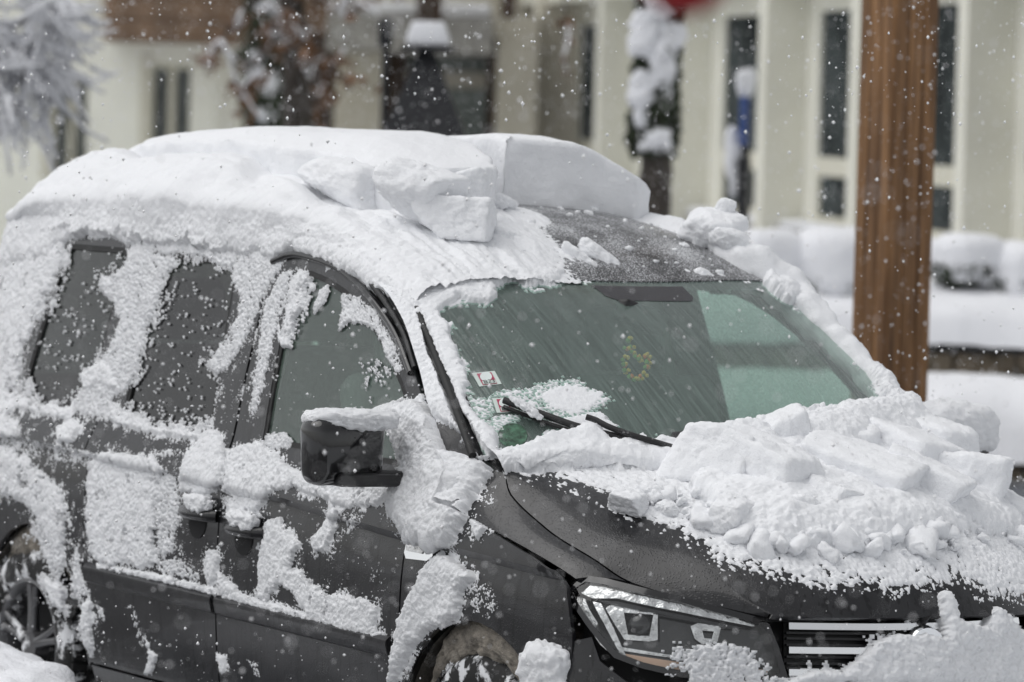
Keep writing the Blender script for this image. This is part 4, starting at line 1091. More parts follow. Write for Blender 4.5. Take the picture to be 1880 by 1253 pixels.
# ------------------------------------------------------------------ broken slabs and blocks
ico = bmesh.new(); bmesh.ops.create_icosphere(ico, subdivisions=5, radius=1.0)
ICO_V = np.array([v.co[:] for v in ico.verts]); ICO_F = np.array([[v.index for v in f.verts] for f in ico.faces]); ico.free()
ico = bmesh.new(); bmesh.ops.create_icosphere(ico, subdivisions=2, radius=1.0)
ICO2_V = np.array([v.co[:] for v in ico.verts]); ICO2_F = np.array([[v.index for v in f.verts] for f in ico.faces]); ico.free()
def block_verts(size, seed, p=20, cuts=4, noise=.085, D=None, box=.16):
    r0 = np.random.default_rng(seed); D = ICO_V if D is None else D
    Ns = [np.array(n, float) for n in ((1, 0, 0), (-1, 0, 0), (0, 1, 0), (0, -1, 0), (0, 0, 1), (0, 0, -1))]
    Ns = [n+r0.normal(0, box, 3) for n in Ns]; H = [1]*6
    for _ in range(cuts):
        n = r0.normal(0, 1, 3); n /= np.linalg.norm(n); Ns.append(n); H.append(r0.uniform(.95, 1.25))
    s = 0
    for n, h in zip(Ns, H):
        n = n/np.linalg.norm(n); s = s+np.clip(D @ n/h, 0, None)**p
    V = D*(s**(-1/p))[:, None]
    V = V*np.asarray(size)/2
    V = V+D*(noise*min(size)*fbm(V/min(size)*3.4+seed*7.7, 5, .62))[:, None]
    V = V+D*(.0055*fbm(V*60+seed, 4, .7)+.0025*fbm(V*240+seed, 2))[:, None]
    return V
ico = bmesh.new(); bmesh.ops.create_icosphere(ico, subdivisions=3, radius=1.0)
ICO3_V = np.array([v.co[:] for v in ico.verts]); ICO3_F = np.array([[v.index for v in f.verts] for f in ico.faces]); ico.free()
def rot_m(ax_deg): return np.array((Matrix.Rotation(math.radians(ax_deg[2]), 3, 'Z') @ Matrix.Rotation(math.radians(ax_deg[1]), 3, 'Y') @ Matrix.Rotation(math.radians(ax_deg[0]), 3, 'X')))
def block(c, size, rot, seed, label, group=None, **k):
    V = block_verts(size, seed, **k) @ rot_m(rot).T+np.asarray(c)
    o = mesh('snow_block', V, ICO_F, M_SNOWS, None, True, mw=TILT)
    return tag(o, label, 'snow block', group)
def slab(name, loop, hfun, label, seed=0, und=.01):
    """flat-topped broken slab on the roof: outline in roof x,y, broken upright faces"""
    L = densify(loop, .02)
    L = L+np.stack([.014*fbm(np.c_[L*9, np.full(len(L), seed)], 3), .014*fbm(np.c_[L*9+50, np.full(len(L), seed)], 3)], 1)
    n = len(L); lv = np.array([0, .08, .2, .35, .5, .65, .8, .9, .97, 1.0]); V = []
    cen = L.mean(0)
    nrm = np.roll(L, -1, 0)-np.roll(L, 1, 0); nrm = np.stack([nrm[:, 1], -nrm[:, 0]], 1); nrm /= np.linalg.norm(nrm, axis=1)[:, None]
    if ((L-cen)*nrm).sum() < 0: nrm = -nrm
    base = roof_z(L[:, 0], L[:, 1])-und; top = roof_z(L[:, 0], L[:, 1])+hfun(L[:, 0], L[:, 1])
    for k_, f in enumerate(lv):
        z = base+(top-base)*f
        P = np.c_[L, z]
        o_ = .014*fbm(P*np.array([16, 16, 30])+seed, 4, .65)+.024*fbm(P*5+seed, 2)-.004*(f > .93)-.012*(f == 1.0)
        V.append(np.c_[L+nrm*o_[:, None], z-(.0 if f < 1 else .002)])
    V = np.concatenate(V); Fc = []
    for k_ in range(len(lv)-1):
        for i in range(n): Fc.append((k_*n+i, k_*n+(i+1) % n, (k_+1)*n+(i+1) % n, (k_+1)*n+i))
    rim = V[-n:, :2]
    lo, hi = rim.min(0), rim.max(0); gx, gy = np.meshgrid(np.arange(lo[0], hi[0], .022), np.arange(lo[1], hi[1], .022)); Q = np.c_[gx.ravel(), gy.ravel()]
    Q = Q[sdist(rim, Q) > .012]
    r = geometry.delaunay_2d_cdt([Vector(p) for p in np.vstack([rim, Q])], [(i, (i+1) % n) for i in range(n)], [], 0, 1e-9)
    uv = np.array([tuple(p) for p in r[0]]); tri = np.array([t for t in r[2] if len(t) == 3]); tri = tri[inside(rim, uv[tri].mean(1))]
    zt = roof_z(uv[:, 0], uv[:, 1])+hfun(uv[:, 0], uv[:, 1])+.012*fbm(np.c_[uv*5, np.full(len(uv), seed)], 3)*np.clip(sdist(rim, uv)/.05, 0, 1)
    o_ = len(V); V = np.vstack([V, np.c_[uv, zt]])
    # the first n triangulation points are the rim itself
    V[o_:o_+n, 2] = V[o_-n:o_, 2]
    Fc += [tuple(t+o_) for t in tri]
    me_o = mesh(name, V, Fc, M_SNOWS, None, True, mw=TILT)
    bm = bmesh.new(); bm.from_mesh(me_o.data); bmesh.ops.remove_doubles(bm, verts=bm.verts, dist=.0008); bmesh.ops.recalc_face_normals(bm, faces=bm.faces); bm.to_mesh(me_o.data); bm.free()
    return tag(me_o, label, 'snow slab')
slab('snow_slab', [(-1.20, -.12), (-1.19, -.28), (-1.20, -.40), (-1.29, -.47), (-1.45, -.45), (-1.62, -.46), (-1.95, -.44), (-2.6, -.42), (-3.30, -.40), (-3.32, .08), (-2.5, .16), (-2.0, .08), (-1.6, -.02), (-1.4, -.06)],
     lambda x, y: np.interp(x, [-3.32, -3.0, -2.2, -1.6, -1.35, -1.19], [.10, .165, .185, .185, .165, .150])-.05*sst(-.30, -.56, y),
     'thick flat snow slab with a broken front face on the roof', 3)
slab('snow_slab', [(-1.41, .02), (-1.42, .14), (-1.40, .27), (-1.41, .40), (-1.42, .52), (-1.47, .60), (-1.60, .635), (-2.4, .64), (-3.2, .62), (-3.25, .18), (-2.4, .22), (-1.9, .16), (-1.55, .06)],
     lambda x, y: np.interp(x, [-3.25, -2.2, -1.6, -1.4], [.12, .17, .20, .205])-.085*sst(.25, .64, y),
     'upright snow slab edge on the far side of the roof', 11)
GR, GH = 'snow blocks broken loose on the roof', 'snow blocks heaped on the hood'
def on_roof(px, py, x, lift=0): p = unp(px, py, 0, x); return p+np.array([0, 0, lift])
block(on_roof(764, 346, -1.10), (.20, .17, .13), (18, 20, 32), 5, 'angular snow block leaning on the front face of the roof slab', GR)
block(on_roof(862, 345, -1.10), (.11, .09, .10), (10, -25, 50), 8, 'small rounded snow block between the roof slab and the larger blocks', GR, p=7)
block(on_roof(848, 402, -1.00), (.19, .17, .115), (-6, 12, 38), 12, 'sharp-edged snow block with a flat top at the front of the roof', GR, cuts=2)
block(on_roof(915, 372, -1.28), (.09, .08, .05), (0, 10, 20), 14, 'low snow crumb in the corner between the two roof slabs', GR, p=5)
block(on_roof(932, 436, -.98), (.10, .07, .045), (0, 20, 70), 21, 'small rounded snow lump on the frosted front of the roof', GR, p=5, cuts=1)
block(on_roof(640, 330, -1.52), (.34, .20, .12), (8, 6, 8), 31, 'tilted snow plate along the near edge of the roof slab', GR, p=9)
block(on_roof(1066, 485, -.86), (.13, .055, .06), (0, 34, 35), 23, 'left snow lump of a pair above the windshield', GR, p=4, cuts=1, noise=.10)
block(on_roof(1105, 478, -.86), (.17, .06, .055), (0, 34, 55), 24, 'longer snow lump of a pair above the windshield', GR, p=4, cuts=1, noise=.10)
block(on_roof(1265, 512, -.80), (.075, .05, .035), (0, 30, 80), 25, 'low snow lump at the end of the row above the windshield edge', GR, p=4, noise=.1)
block(on_roof(1292, 510, -.80), (.075, .06, .050), (0, 30, 70), 26, 'tallest snow lump in the row above the windshield edge', GR, p=4, noise=.1)
block(on_roof(1325, 518, -.80), (.07, .05, .034), (0, 30, 85), 27, 'flat snow lump beside the tallest lump above the windshield edge', GR, p=4, noise=.1)
block(on_roof(1256, 453, -1.0), (.04, .035, .022), (0, 20, 20), 28, 'tiny snow crumb alone on the bare frosted roof', GR, p=3, noise=.1)
block(on_roof(1310, 425, -1.05), (.20, .17, .13), (5, 10, 30), 33, 'lumpy snow heap on the far front corner of the roof', GR, p=6, noise=.10)
block(on_roof(1327, 392, -1.05), (.055, .045, .09), (0, 30, 30), 34, 'small upright snow knob on top of the far roof heap', GR, p=5, noise=.08)
block(on_roof(1345, 445, -.95), (.15, .10, .08), (0, 25, 50), 35, 'rounded snow lump below the far roof heap', GR, p=4, noise=.1)
def ridge(name, path, rad, seed, label):
    P = smooth_line(path, .012); V, Fc = tube_arrays(P, np.interp(np.linspace(0, 1, len(P)), np.linspace(0, 1, len(rad)), rad), 26)
    V = np.array(V); ax = np.repeat(P, 26, 0); d = V-ax; r_ = np.linalg.norm(d, axis=1)[:, None]; d /= r_
    V = V+d*r_*(.40*fbm(V*11+seed, 3)+.22*fbm(V*30+seed, 3))[:, None]+d*(.004*fbm(V*90+seed, 3, .7))[:, None]
    return tag(mesh(name, V, Fc, M_SNOW, None, True, mw=TILT), label, 'snow ridge')
ridge('snow_ridge', list(ROOF(np.array([-1.30, -1.15, -1.0, -.90]), np.array([.60, .60, .59, .60]))+[0, 0, .012])+list(WSX(np.full(8, 1.07), np.linspace(.03, 1.0, 8))), [.02, .06, .07, .075, .066, .055, .048, .045, .045, .05, .055], 3, 'ragged snow ridge running down the far windshield pillar')

def on_hood(px, py, lift=0):
    u, v = px2uv(HOOD, [(px, py)], (0, 1), (-1, 1))[0]
    return HOOD(np.array([u]), np.array([v]))[0]+np.array([0, 0, lift])
hb = [  # px, py of the centre of the foot; size; rotation; label
 (1312, 872, (.23, .20, .165), (-14, 10, 40), 41, 'big snow block with a slanting top at the wiper end of the hood heap', 10),
 (1420, 900, (.26, .20, .15), (8, 14, 25), 42, 'flat-topped snow block in the middle of the hood heap', 11),
 (1448, 850, (.13, .10, .17), (6, -18, 60), 43, 'pointed snow block standing against the windshield', 7),
 (1650, 850, (.40, .30, .13), (-8, 16, 15), 44, 'largest snow slab lying across the far rear hood corner', 9),
 (1560, 845, (.16, .14, .12), (10, 5, 55), 45, 'rounded snow block overhanging the windshield foot', 6),
 (1590, 900, (.32, .24, .14), (4, 16, 20), 46, 'broad smooth snow plate sloping down the hood', 10),
 (1690, 922, (.22, .17, .15), (6, 20, 35), 47, 'blocky snow lump in front of the broad plate', 9),
 (1780, 918, (.22, .19, .16), (-4, 10, 30), 48, 'snow boulder near the far edge of the hood', 7),
 (1830, 870, (.22, .16, .10), (0, 20, 50), 49, 'snow mound hanging over the far hood edge', 5),
 (1760, 850, (.25, .18, .10), (0, 14, 20), 50, 'smooth snow hump behind the far hood boulder', 5),
 (1520, 940, (.14, .12, .10), (5, 12, 10), 51, 'cracked snow block beside the dark gap on the hood', 8),
 (1480, 955, (.12, .10, .08), (0, 20, 70), 52, 'small block wedged below the cracked snow block', 7),
 (1345, 968, (.10, .12, .10), (0, 12, 28), 53, 'upright snow wedge low on the near hood side', 8),
 (1155, 938, (.10, .09, .065), (0, 10, 30), 54, 'separate snow chunk near the hood crease', 9),
 (1192, 918, (.075, .06, .055), (0, 10, 10), 55, 'rounded snow knob behind the separate hood chunk', 5),
 (1225, 942, (.065, .055, .04), (0, 10, 10), 56, 'low snow crumb beside the separate hood chunk', 4),
 (1860, 930, (.2, .14, .10), (0, 20, 30), 57, 'lumpy snow pile at the far end of the hood', 6),
 (1080, 812, (.065, .06, .05), (0, 0, 0), 58, 'round snowball resting on the wiper arm', 3),
]
for px, py, sz, rt, sdn, lb, pw in hb:
    block(on_hood(px, py, sz[2]*.33), sz, rt, sdn, lb, GH, p=pw*2 if pw > 6 else pw, cuts=5 if pw > 6 else 2)
# crumbs
cr = []
r0 = np.random.default_rng(99)
area_h = [(1180, 930), (1300, 900), (1500, 930), (1700, 930), (1880, 950), (1880, 1010), (1740, 1020), (1600, 1030), (1480, 1030), (1380, 1010), (1290, 985)]
cnt = 0
while cnt < 260:
    q = r0.uniform([1150, 880], [1900, 1050])
    if not inside(area_h, q[None])[0]: continue
    c = on_hood(*q, .008); s = .008+.050*r0.random()**3.2
    V = block_verts((s*r0.uniform(.9, 1.8), s*r0.uniform(.8, 1.2), s*r0.uniform(.6, 1)), 200+cnt, p=7, cuts=4, noise=.20, D=ICO3_V, box=.3) @ rot_m(r0.uniform(-40, 40, 3)).T+c+[0, 0, .008+s*.15]
    cr.append((V, ICO3_F)); cnt += 1
for k_ in range(90):
    x = r0.uniform(-1.45, -.8); y = r0.uniform(-.45, .55)
    s = .006+.022*r0.random()**3
    if x > xfront(y)-.03: continue
    c = np.array([x, y, float(roof_z(np.array(x), np.array(y)))])
    cr.append((block_verts((s*1.3, s, s*.8), 500+k_, p=4, cuts=1, noise=.1, D=ICO2_V)+c, ICO2_F))
off = 0; VV, FF = [], []
for v, f in cr: VV.append(v); FF.append(f+off); off += len(v)
tag(mesh('snow_crumbs', np.concatenate(VV), np.concatenate(FF), M_SNOW, None, True, mw=TILT), 'small crumbs of snow scattered over hood and roof', 'snow', kind='stuff')
# caps on mirror and handles
def cap(name, c, size, rot, seed, label, p=3.2, noise=.10):
    V = block_verts(size, seed, p=p, cuts=0, noise=noise, box=.05); V += ICO_V*(.006*popcorn(V+seed, 55))[:, None]
    V = V @ rot_m(rot).T+np.asarray(c)
    return tag(mesh(name, V, ICO_F, M_SNOWR, None, True, mw=TILT), label, 'snow cap')
cap('snow_clump', unp(1010, 1240, 1, -.86), (.15, .13, .17), (0, 0, 20), 61, 'fluffy snow lump stuck beside the front wheel arch', noise=.16)
cap('snow_clump', (-.46, -1.03, 1.222), (.14, .27, .055), (0, 0, -14), 71, 'snow cap lying on the near door mirror')
cap('snow_clump', (-.44, 1.03, 1.21), (.22, .32, .15), (0, 0, 14), 75, 'snow cap lying on the far door mirror')
cap('snow_clump', (-1.545, -.915, .885), (.13, .05, .05), (0, 0, 0), 72, 'snow clump on the sliding door handle')
cap('snow_clump', (-1.26, -.915, .862), (.14, .055, .05), (0, 4, 0), 73, 'snow clump on the front door handle')

cap('snow_clump', unp(812, 905, 1, -.855), (.20, .07, .17), (0, 0, 6), 78, 'bulge of packed snow between the door mirror and the hood corner', noise=.10)
# dirty slush in the wheel arches, snow on the rear tyre
M_SLUSH = plain('dirty_slush', (.25, .225, .19), .95, bump=(70, .01), var=.55, vscale=26)
for cx, lb in ((0, 'dirty brown slush packed into the front wheel arch'), (-2.70, 'dirty brown slush packed into the rear wheel arch')):
    V = block_verts((.70, .20, .13), 83, p=3, cuts=0, noise=.12, box=.05); V[:, 2] += np.sqrt(np.maximum(.38**2-V[:, 0]**2, 0))-.38
    V += ICO_V*(.010*popcorn(V+cx, 40))[:, None]
    tag(mesh('slush_clump', V+np.array([cx, -.755, .668]), ICO_F, M_SLUSH, None, True, mw=TILT), lb, 'slush')

# ------------------------------------------------------------------ wiper, stickers, garland
def on_ws(px, py, lift=0.0):
    u, v = px2uv(WS, [(px, py)], (-1, 1), (0, 1))[0]
    return WS(np.array([u]), np.array([v]))[0]+lift*surf_normals(WS, np.array([u]), np.array([v]), sign=-1)[0]
wiper = empty('wiper'); wiper.parent = van
bl_ = np.array([on_ws(px, py, .022) for px, py in [(924, 746), (960, 760), (1000, 774), (1050, 792), (1100, 806), (1150, 818)]])
tube('wiper_blade', smooth_line(bl_, .02), .010, M_BLACK, wiper, n=8)
ar_ = np.array([on_ws(px, py, .040) for px, py in [(1072, 786), (1090, 792), (1110, 803), (1150, 818), (1190, 830), (1240, 845)]])
tube('wiper_arm', smooth_line(ar_, .02), .0085, M_BLACK, wiper, n=8)
bl_ = np.array([on_ws(px, py, .010) for px, py in [(924, 752), (1000, 781), (1100, 812)]])
tube('wiper_rubber', bl_, .006, M_RUBBER, wiper, n=6)
cap('snow_clump', on_ws(965, 768, .038), (.11, .030, .016), (0, 24, 20), 77, 'thin crust of snow along the wiper blade', noise=.14)
tube('wiper_tip', [on_ws(1232, 812, .02), on_ws(1262, 812, .025)], .013, M_BLACK, wiper, n=8)
M_STICK_W = plain('sticker_white', (.62, .70, .66), .6); M_STICK_R = plain('sticker_magenta', (.42, .035, .10), .6)
M_STICK_G = plain('sticker_green', (.05, .12, .075), .6, var=.7, vscale=60); M_STICK_K = plain('sticker_ink', (.03, .03, .03), .6)
def wpoly(name, px, mat, parent, off):
    return panel(name, WS, [tuple(q) for q in px2uv(WS, px, (-1, 1), (0, 1))], mat, parent, step=.01, thick=0, off=off, sign=-1)
def wdisc(name, c, rx, ry, mat, parent, off, n=20):
    return wpoly(name, [(c[0]+rx*math.cos(a), c[1]+ry*math.sin(a)) for a in np.linspace(0, 2*math.pi, n+1)[:-1]], mat, parent, off)
def sticker(q, text):
    q = [np.array(p, float) for p in q]           # corners tl, tr, br, bl
    def at(u, v): return (q[0]*(1-u)+q[1]*u)*(1-v)+(q[3]*(1-u)+q[2]*u)*v
    s = wpoly('sticker', [at(0, 0), at(1, 0), at(1, 1), at(0, 1)], M_STICK_W, wsg, .0015)
    wpoly('sticker_field', [at(.18, .10), at(.82, .10), at(.82, .95), at(.18, .95)], M_STICK_R, s, .0025)
    wdisc('sticker_disc', at(.5, .38), 11, 8.5, plain_disc, s, .0035)
    wpoly('sticker_band', [at(.22, .68), at(.80, .68), at(.80, .92), at(.22, .92)], M_STICK_W, s, .0035)
    cu = bpy.data.curves.new('sticker_text', 'FONT'); cu.body = text; cu.size = .022; cu.align_x = 'CENTER'; cu.align_y = 'CENTER'
    to = bpy.data.objects.new('sticker_text', cu); scene.collection.objects.link(to)
    me = bpy.data.meshes.new_from_object(to.evaluated_get(bpy.context.evaluated_depsgraph_get())); bpy.data.objects.remove(to)
    me.materials.append(M_STICK_K); to = bpy.data.objects.new('sticker_text', me); scene.collection.objects.link(to)
    c = on_ws(*at(.51, .80), .006); xa = on_ws(*at(.9, .80), .006)-on_ws(*at(.1, .80), .006); xa /= np.linalg.norm(xa)
    nn = on_ws(*at(.5, .8), .02)-on_ws(*at(.5, .8), 0); nn /= np.linalg.norm(nn); ya = np.cross(nn, xa)
    mm = Matrix.Identity(4)
    for i in range(3): mm[i][0], mm[i][1], mm[i][2], mm[i][3] = xa[i], ya[i], nn[i], c[i]
    to.parent = s; to.matrix_local = mm
plain_disc = plain('sticker_hologram', (.75, .82, .80), .3)
sticker([(866, 686), (908, 682), (921, 706), (880, 711)], 'B23')
sticker([(903, 732), (944, 731), (953, 757), (912, 759)], 'B23')
s = wdisc('sticker', (941, 800), 27, 22, M_STICK_G, wsg, .0015)
# flower garland hanging from the inner mirror
M_YEL = plain('garland_yellow', (.80, .50, .08), .8); M_RED = plain('garland_orange', (.80, .20, .06), .8); M_GRN = plain('garland_green', (.16, .32, .06), .8)
gar = empty('flower_garland', mat=TILT); tag(gar, 'garland of small orange and yellow flowers hanging behind the windshield', 'garland')
gp = smooth_line([(1168, 585), (1160, 620), (1162, 645), (1180, 660), (1196, 650), (1203, 630), (1200, 615), (1188, 622), (1176, 610), (1168, 585)], 12)
for i, q in enumerate(gp):
    c = on_ws(*q, -.07)
    for j, (mt, dx) in enumerate(((M_RED if i % 2 else M_YEL, 0), (M_YEL, .006), (M_GRN, -.006))):
        bm = bmesh.new(); bmesh.ops.create_icosphere(bm, subdivisions=1, radius=.0056)
        for v in bm.verts: v.co *= 1+.5*random.random()
        bmesh.ops.translate(bm, verts=bm.verts, vec=Vector(c+np.array([random.uniform(-.004, .004), dx, random.uniform(-.006, .006)])))
        bm_obj('flower' if j < 2 else 'leaf', bm, mt, gar)

# ------------------------------------------------------------------ the place behind the van (level world)
M_GROUND = snow_mat('ground_snow', (.80, .82, .85), grain=60, gd=.01, mid=.02)
M_ROAD = plain('wet_slush_road', (.14, .14, .145), .7, bump=(30, .01), var=.5, vscale=3)
M_CREAM = plain('cream_render', (.72, .71, .625), .9, bump=(120, .002), var=.05, vscale=2)
M_WHITE = plain('white_render', (.86, .86, .77), .9, bump=(120, .002), var=.05, vscale=2)
M_BEIGE = plain('beige_render', (.58, .545, .46), .9, bump=(120, .002), var=.06, vscale=2)
M_FRAME = plain('cream_window_frame', (.62, .60, .50), .7)
M_BROWNB = plain('brown_cladding', (.165, .105, .066), .75, bump=(60, .003), var=.3, vscale=6, stretch=(1, 1, .2))
M_DARKW = plain('dark_brown_wood', (.055, .033, .022), .8, var=.3, vscale=6)
M_PANE = plain('dark_window_pane', (.055, .063, .063), .6, spec=0.0, var=.5, vscale=1.4)
M_PANEL = plain('grey_casement_pane', (.15, .165, .165), .5, spec=.2, var=.35, vscale=2.5)
M_PANEG = plain('green_grey_pane', (.20, .24, .22), .15, spec=.6, var=.15, vscale=2)
M_METAL = plain('dark_metal', (.018, .019, .022), .5, .3, bump=(60, .002))
M_STONE = plain('rough_stone', (.20, .165, .12), .9, bump=(30, .02), var=.5, vscale=9)
M_GREY = plain('grey_slate', (.33, .32, .30), .8, var=.2)
M_BLUE = plain('blue_enamel', (.03, .07, .24), .4)
M_REDB = plain('red_gloss', (.33, .008, .014), .35)
M_BARK = plain('dark_bark', (.050, .042, .036), .9, bump=(40, .01), var=.4, vscale=12)
M_FOL = plain('dark_evergreen', (.030, .042, .020), .8, var=.5, vscale=4)
M_DRY = plain('dry_brown_leaf', (.16, .085, .045), .8, var=.4, vscale=10)
M_SNOWB = snow_mat('old_snow', (.84, .85, .88), grain=60, gd=.006)

def wood_post_mat():
    mt, nt, ln, b = new_mat('brown_timber')
    tc = nt.new('ShaderNodeTexCoord'); mp = nt.new('ShaderNodeMapping'); mp.inputs['Scale'].default_value = (24, 24, 1.0)
    nz = nt.new('ShaderNodeTexNoise'); nz.inputs['Scale'].default_value = 1.4; nz.inputs['Detail'].default_value = 6; nz.inputs['Roughness'].default_value = .65
    ln.new(tc.outputs['Object'], mp.inputs['Vector']); ln.new(mp.outputs[0], nz.inputs['Vector'])
    rp = nt.new('ShaderNodeValToRGB'); e = rp.color_ramp.elements
    e[0].position = .30; e[0].color = (.060, .026, .009, 1); e[1].position = .72; e[1].color = (.42, .225, .095, 1)
    m_ = rp.color_ramp.elements.new(.5); m_.color = (.19, .095, .037, 1)
    ln.new(nz.outputs['Fac'], rp.inputs[0]); ln.new(rp.outputs[0], b.inputs['Base Color'])
    bp = nt.new('ShaderNodeBump'); bp.inputs['Distance'].default_value = .006; ln.new(nz.outputs['Fac'], bp.inputs['Height']); ln.new(bp.outputs[0], b.inputs['Normal'])
    b.inputs['Roughness'].default_value = .6
    return mt
M_POST = wood_post_mat()

def hX(px, py, D): return float((wpt(px, py, D)-CW) @ Rh)
def hZ(px, py, D): return float(wpt(px, py, D)[2])
def hpos(X, D, z):
    p = CW+Rh*X+Fh*D; return np.array([p[0], p[1], z])
def facing_box(name, X0, X1, z0, z1, D0, D1, mat, parent=None, bevel=0):
    """box square to the line of sight: X across, D away, z up (metres)"""
    c = hpos((X0+X1)/2, (D0+D1)/2, (z0+z1)/2)
    return bm_obj(name, box_bm(c, [Rh*(X1-X0)/2, Fh*(D1-D0)/2, X3[2]*(z1-z0)/2], bevel), mat, parent)
def pbox(name, px0, py0, px1, py1, D, depth, mat, parent=None, bevel=0, py_ref=None):
    yr = (py0+py1)/2 if py_ref is None else py_ref
    return facing_box(name, hX(px0, yr, D), hX(px1, yr, D), hZ((px0+px1)/2, py1, D), hZ((px0+px1)/2, py0, D), D, D+depth, mat, parent, bevel)

# ground: one sheet, cambered under the van, banked behind
def ground_z(x, y):
    q = np.stack([x, y], -1); r = np.hypot(x+1.2, y)
    plane = (T3[2, 0]*x+T3[2, 1]*y)                    # the van's own footing
    rel = q-CW[:2]; D = rel @ Fh[:2]; X = rel @ Rh[:2]
    k = 1-sst(3.2, 6.5, r)
    n = fbm(np.stack([x*.5, y*.5, 0*x], -1), 3)
    far = .10*n*sst(3, 8, r)
    return plane*k+far-.01
g = np.concatenate([-np.geomspace(220, 8, 26), np.linspace(-7, 7, 57)[1:-1], np.geomspace(8, 220, 26)])
gx, gy = np.meshgrid(g-1.2, g, indexing='ij'); gz = ground_z(gx.ravel(), gy.ravel()).reshape(gx.shape)
gr_o = mesh('ground', np.stack([gx.ravel(), gy.ravel(), gz.ravel()], 1), grid_faces(len(g), len(g)), M_GROUND); gr_o['kind'] = 'structure'
# slushy lane behind the van
ln_ = []
for X in np.linspace(-25, 25, 60):
    for D in np.linspace(18.5, 26.5, 10): ln_.append(hpos(X, D, 0))
ln_ = np.array(ln_); ln_[:, 2] = ground_z(ln_[:, 0], ln_[:, 1])+.012
ro = mesh('road', ln_, grid_faces(60, 10), M_ROAD); ro['kind'] = 'structure'

ln_ = np.array([(x, y, 0) for x in np.linspace(-14, 14, 80) for y in np.linspace(-9.5, -1.25, 40)]); ln_[:, 2] = ground_z(ln_[:, 0], ln_[:, 1])+.012+.02*fbm(ln_*2, 3)
ro = mesh('road', ln_, grid_faces(80, 40), M_ROAD); ro['kind'] = 'structure'

# mound of ploughed snow in front of the rear wheel
def heap(name, c, size, seed, label, cat='snowbank', mat=None, n=.12, mw=None):
    V = block_verts(size, seed, p=2.6, cuts=0, noise=n, box=.08); V[:, 2] = np.maximum(V[:, 2], -size[2]*.5*.6)
    o = mesh(name, V+np.asarray(c), ICO_F, mat or M_SNOWB, None, True, mw=mw)
    return tag(o, label, cat)
p = unp(10, 1300, 1, -1.35)
heap('snow_mound', (p[0]-.15, -1.42, .10), (1.15, .62, .56), 81, 'low ploughed snow mound in front of the rear wheel', mw=TILT)

# ---- right building: long cream facade with projecting fins, seen almost along its length
bR = empty('finned_building', hpos(3.2, 40, 0)); tag(bR, 'cream building with tall narrow windows between projecting fins', 'building')
bR_inv = bR.matrix_world.inverted() if False else None
ROOTS = []
for i, q in enumerate((2600, 2410, 2205, 2030, 1856, 1719, 1600, 1496, 1405)):
    px = q-1500+940; D = 2410*34.0/q
    ROOTS.append((px, D, hX(px, 200, D)))
def fac_pt(X, D, z, nrm=0.0):
    return hpos(X, D, z)
A0, A1 = np.array(ROOTS[0][2:0:-1]), np.array(ROOTS[-1][2:0:-1])       # (X, D)
tv = (A1-A0)/np.linalg.norm(A1-A0)                                     # along the wall, away from the viewer
nv = np.array([-tv[1], tv[0]]);  nv = nv if nv[0] < 0 else -nv          # out of the wall (to the left)
L_all = np.linalg.norm(A1-A0)
tw = Rh*tv[0]+Fh*tv[1]; nw = Rh*nv[0]+Fh*nv[1]; org = hpos(A0[0], A0[1], 0)
def wbox(name, s0, s1, n0, n1, z0, z1, mat, parent, bevel=0):
    c = org+tw*(s0+s1)/2+nw*(n0+n1)/2+X3[2]*(z0+z1)/2-np.array([bR.location[0], bR.location[1], 0])
    o = bm_obj(name, box_bm(c, [tw*(s1-s0)/2, nw*(n1-n0)/2, X3[2]*(z1-z0)/2], bevel), mat, parent); return o
ss = [np.linalg.norm(np.array(r[2:0:-1])-A0) for r in ROOTS]
zt, zm0, zm1, zl, zs_ = hZ(1540, 17, 38.5), hZ(1535, 292, 38.5), hZ(1530, 327, 38.5), hZ(1530, 403, 38.5), hZ(1500, 416, 39)
wbox('wall', -3, L_all+9, -.5, 0, -.5, zs_-.05, M_CREAM, bR)
wbox('upper_wall', -3, L_all+9, -.5, 0, zt, 8, M_CREAM, bR)
for i, s in enumerate(ss):
    wbox('fin', s-.14, s+.14, 0, .34, -.5, 8, M_CREAM, bR)
    if i == 0: continue
    wbox('shade_overhang', ss[i-1]+.141, s-.141, .001, .33, zt+.22, zt+.6, M_CREAM, bR)  # unseen overhang, added to darken the wall between the fins
    s0, s1 = ss[i-1]+.14, s-.14; w1 = s0+(s1-s0)*.84
    wbox('wall', w1, s1, -.5, -.001, zs_-.05, zt, M_CREAM, bR)
    wd = wbox('window', s0, w1, -.05, -.03, zs_-.05, zt, M_PANE, bR)
    wbox('window_transom', s0, w1, -.029, -.004, zm1, zm0, M_FRAME, wd)
    wbox('window_rail', s0, w1, -.029, -.004, zs_-.05, zl, M_FRAME, wd)
    wbox('window_frame', s0, s0+.05, -.029, -.012, zl, zm1-.001, M_FRAME, wd)
    wbox('window_frame', w1-.05, w1-.001, -.029, -.012, zl, zm1-.001, M_FRAME, wd)
    sl = wbox('window_sill', s0+.02, w1+.5, .001, .22, zs_-.10, zs_-.04, M_GREY, bR)
    wbox('sill_snow', s0+.05, w1+.45, .01, .20, zs_-.04, zs_+.02, M_SNOWB, sl, .02)

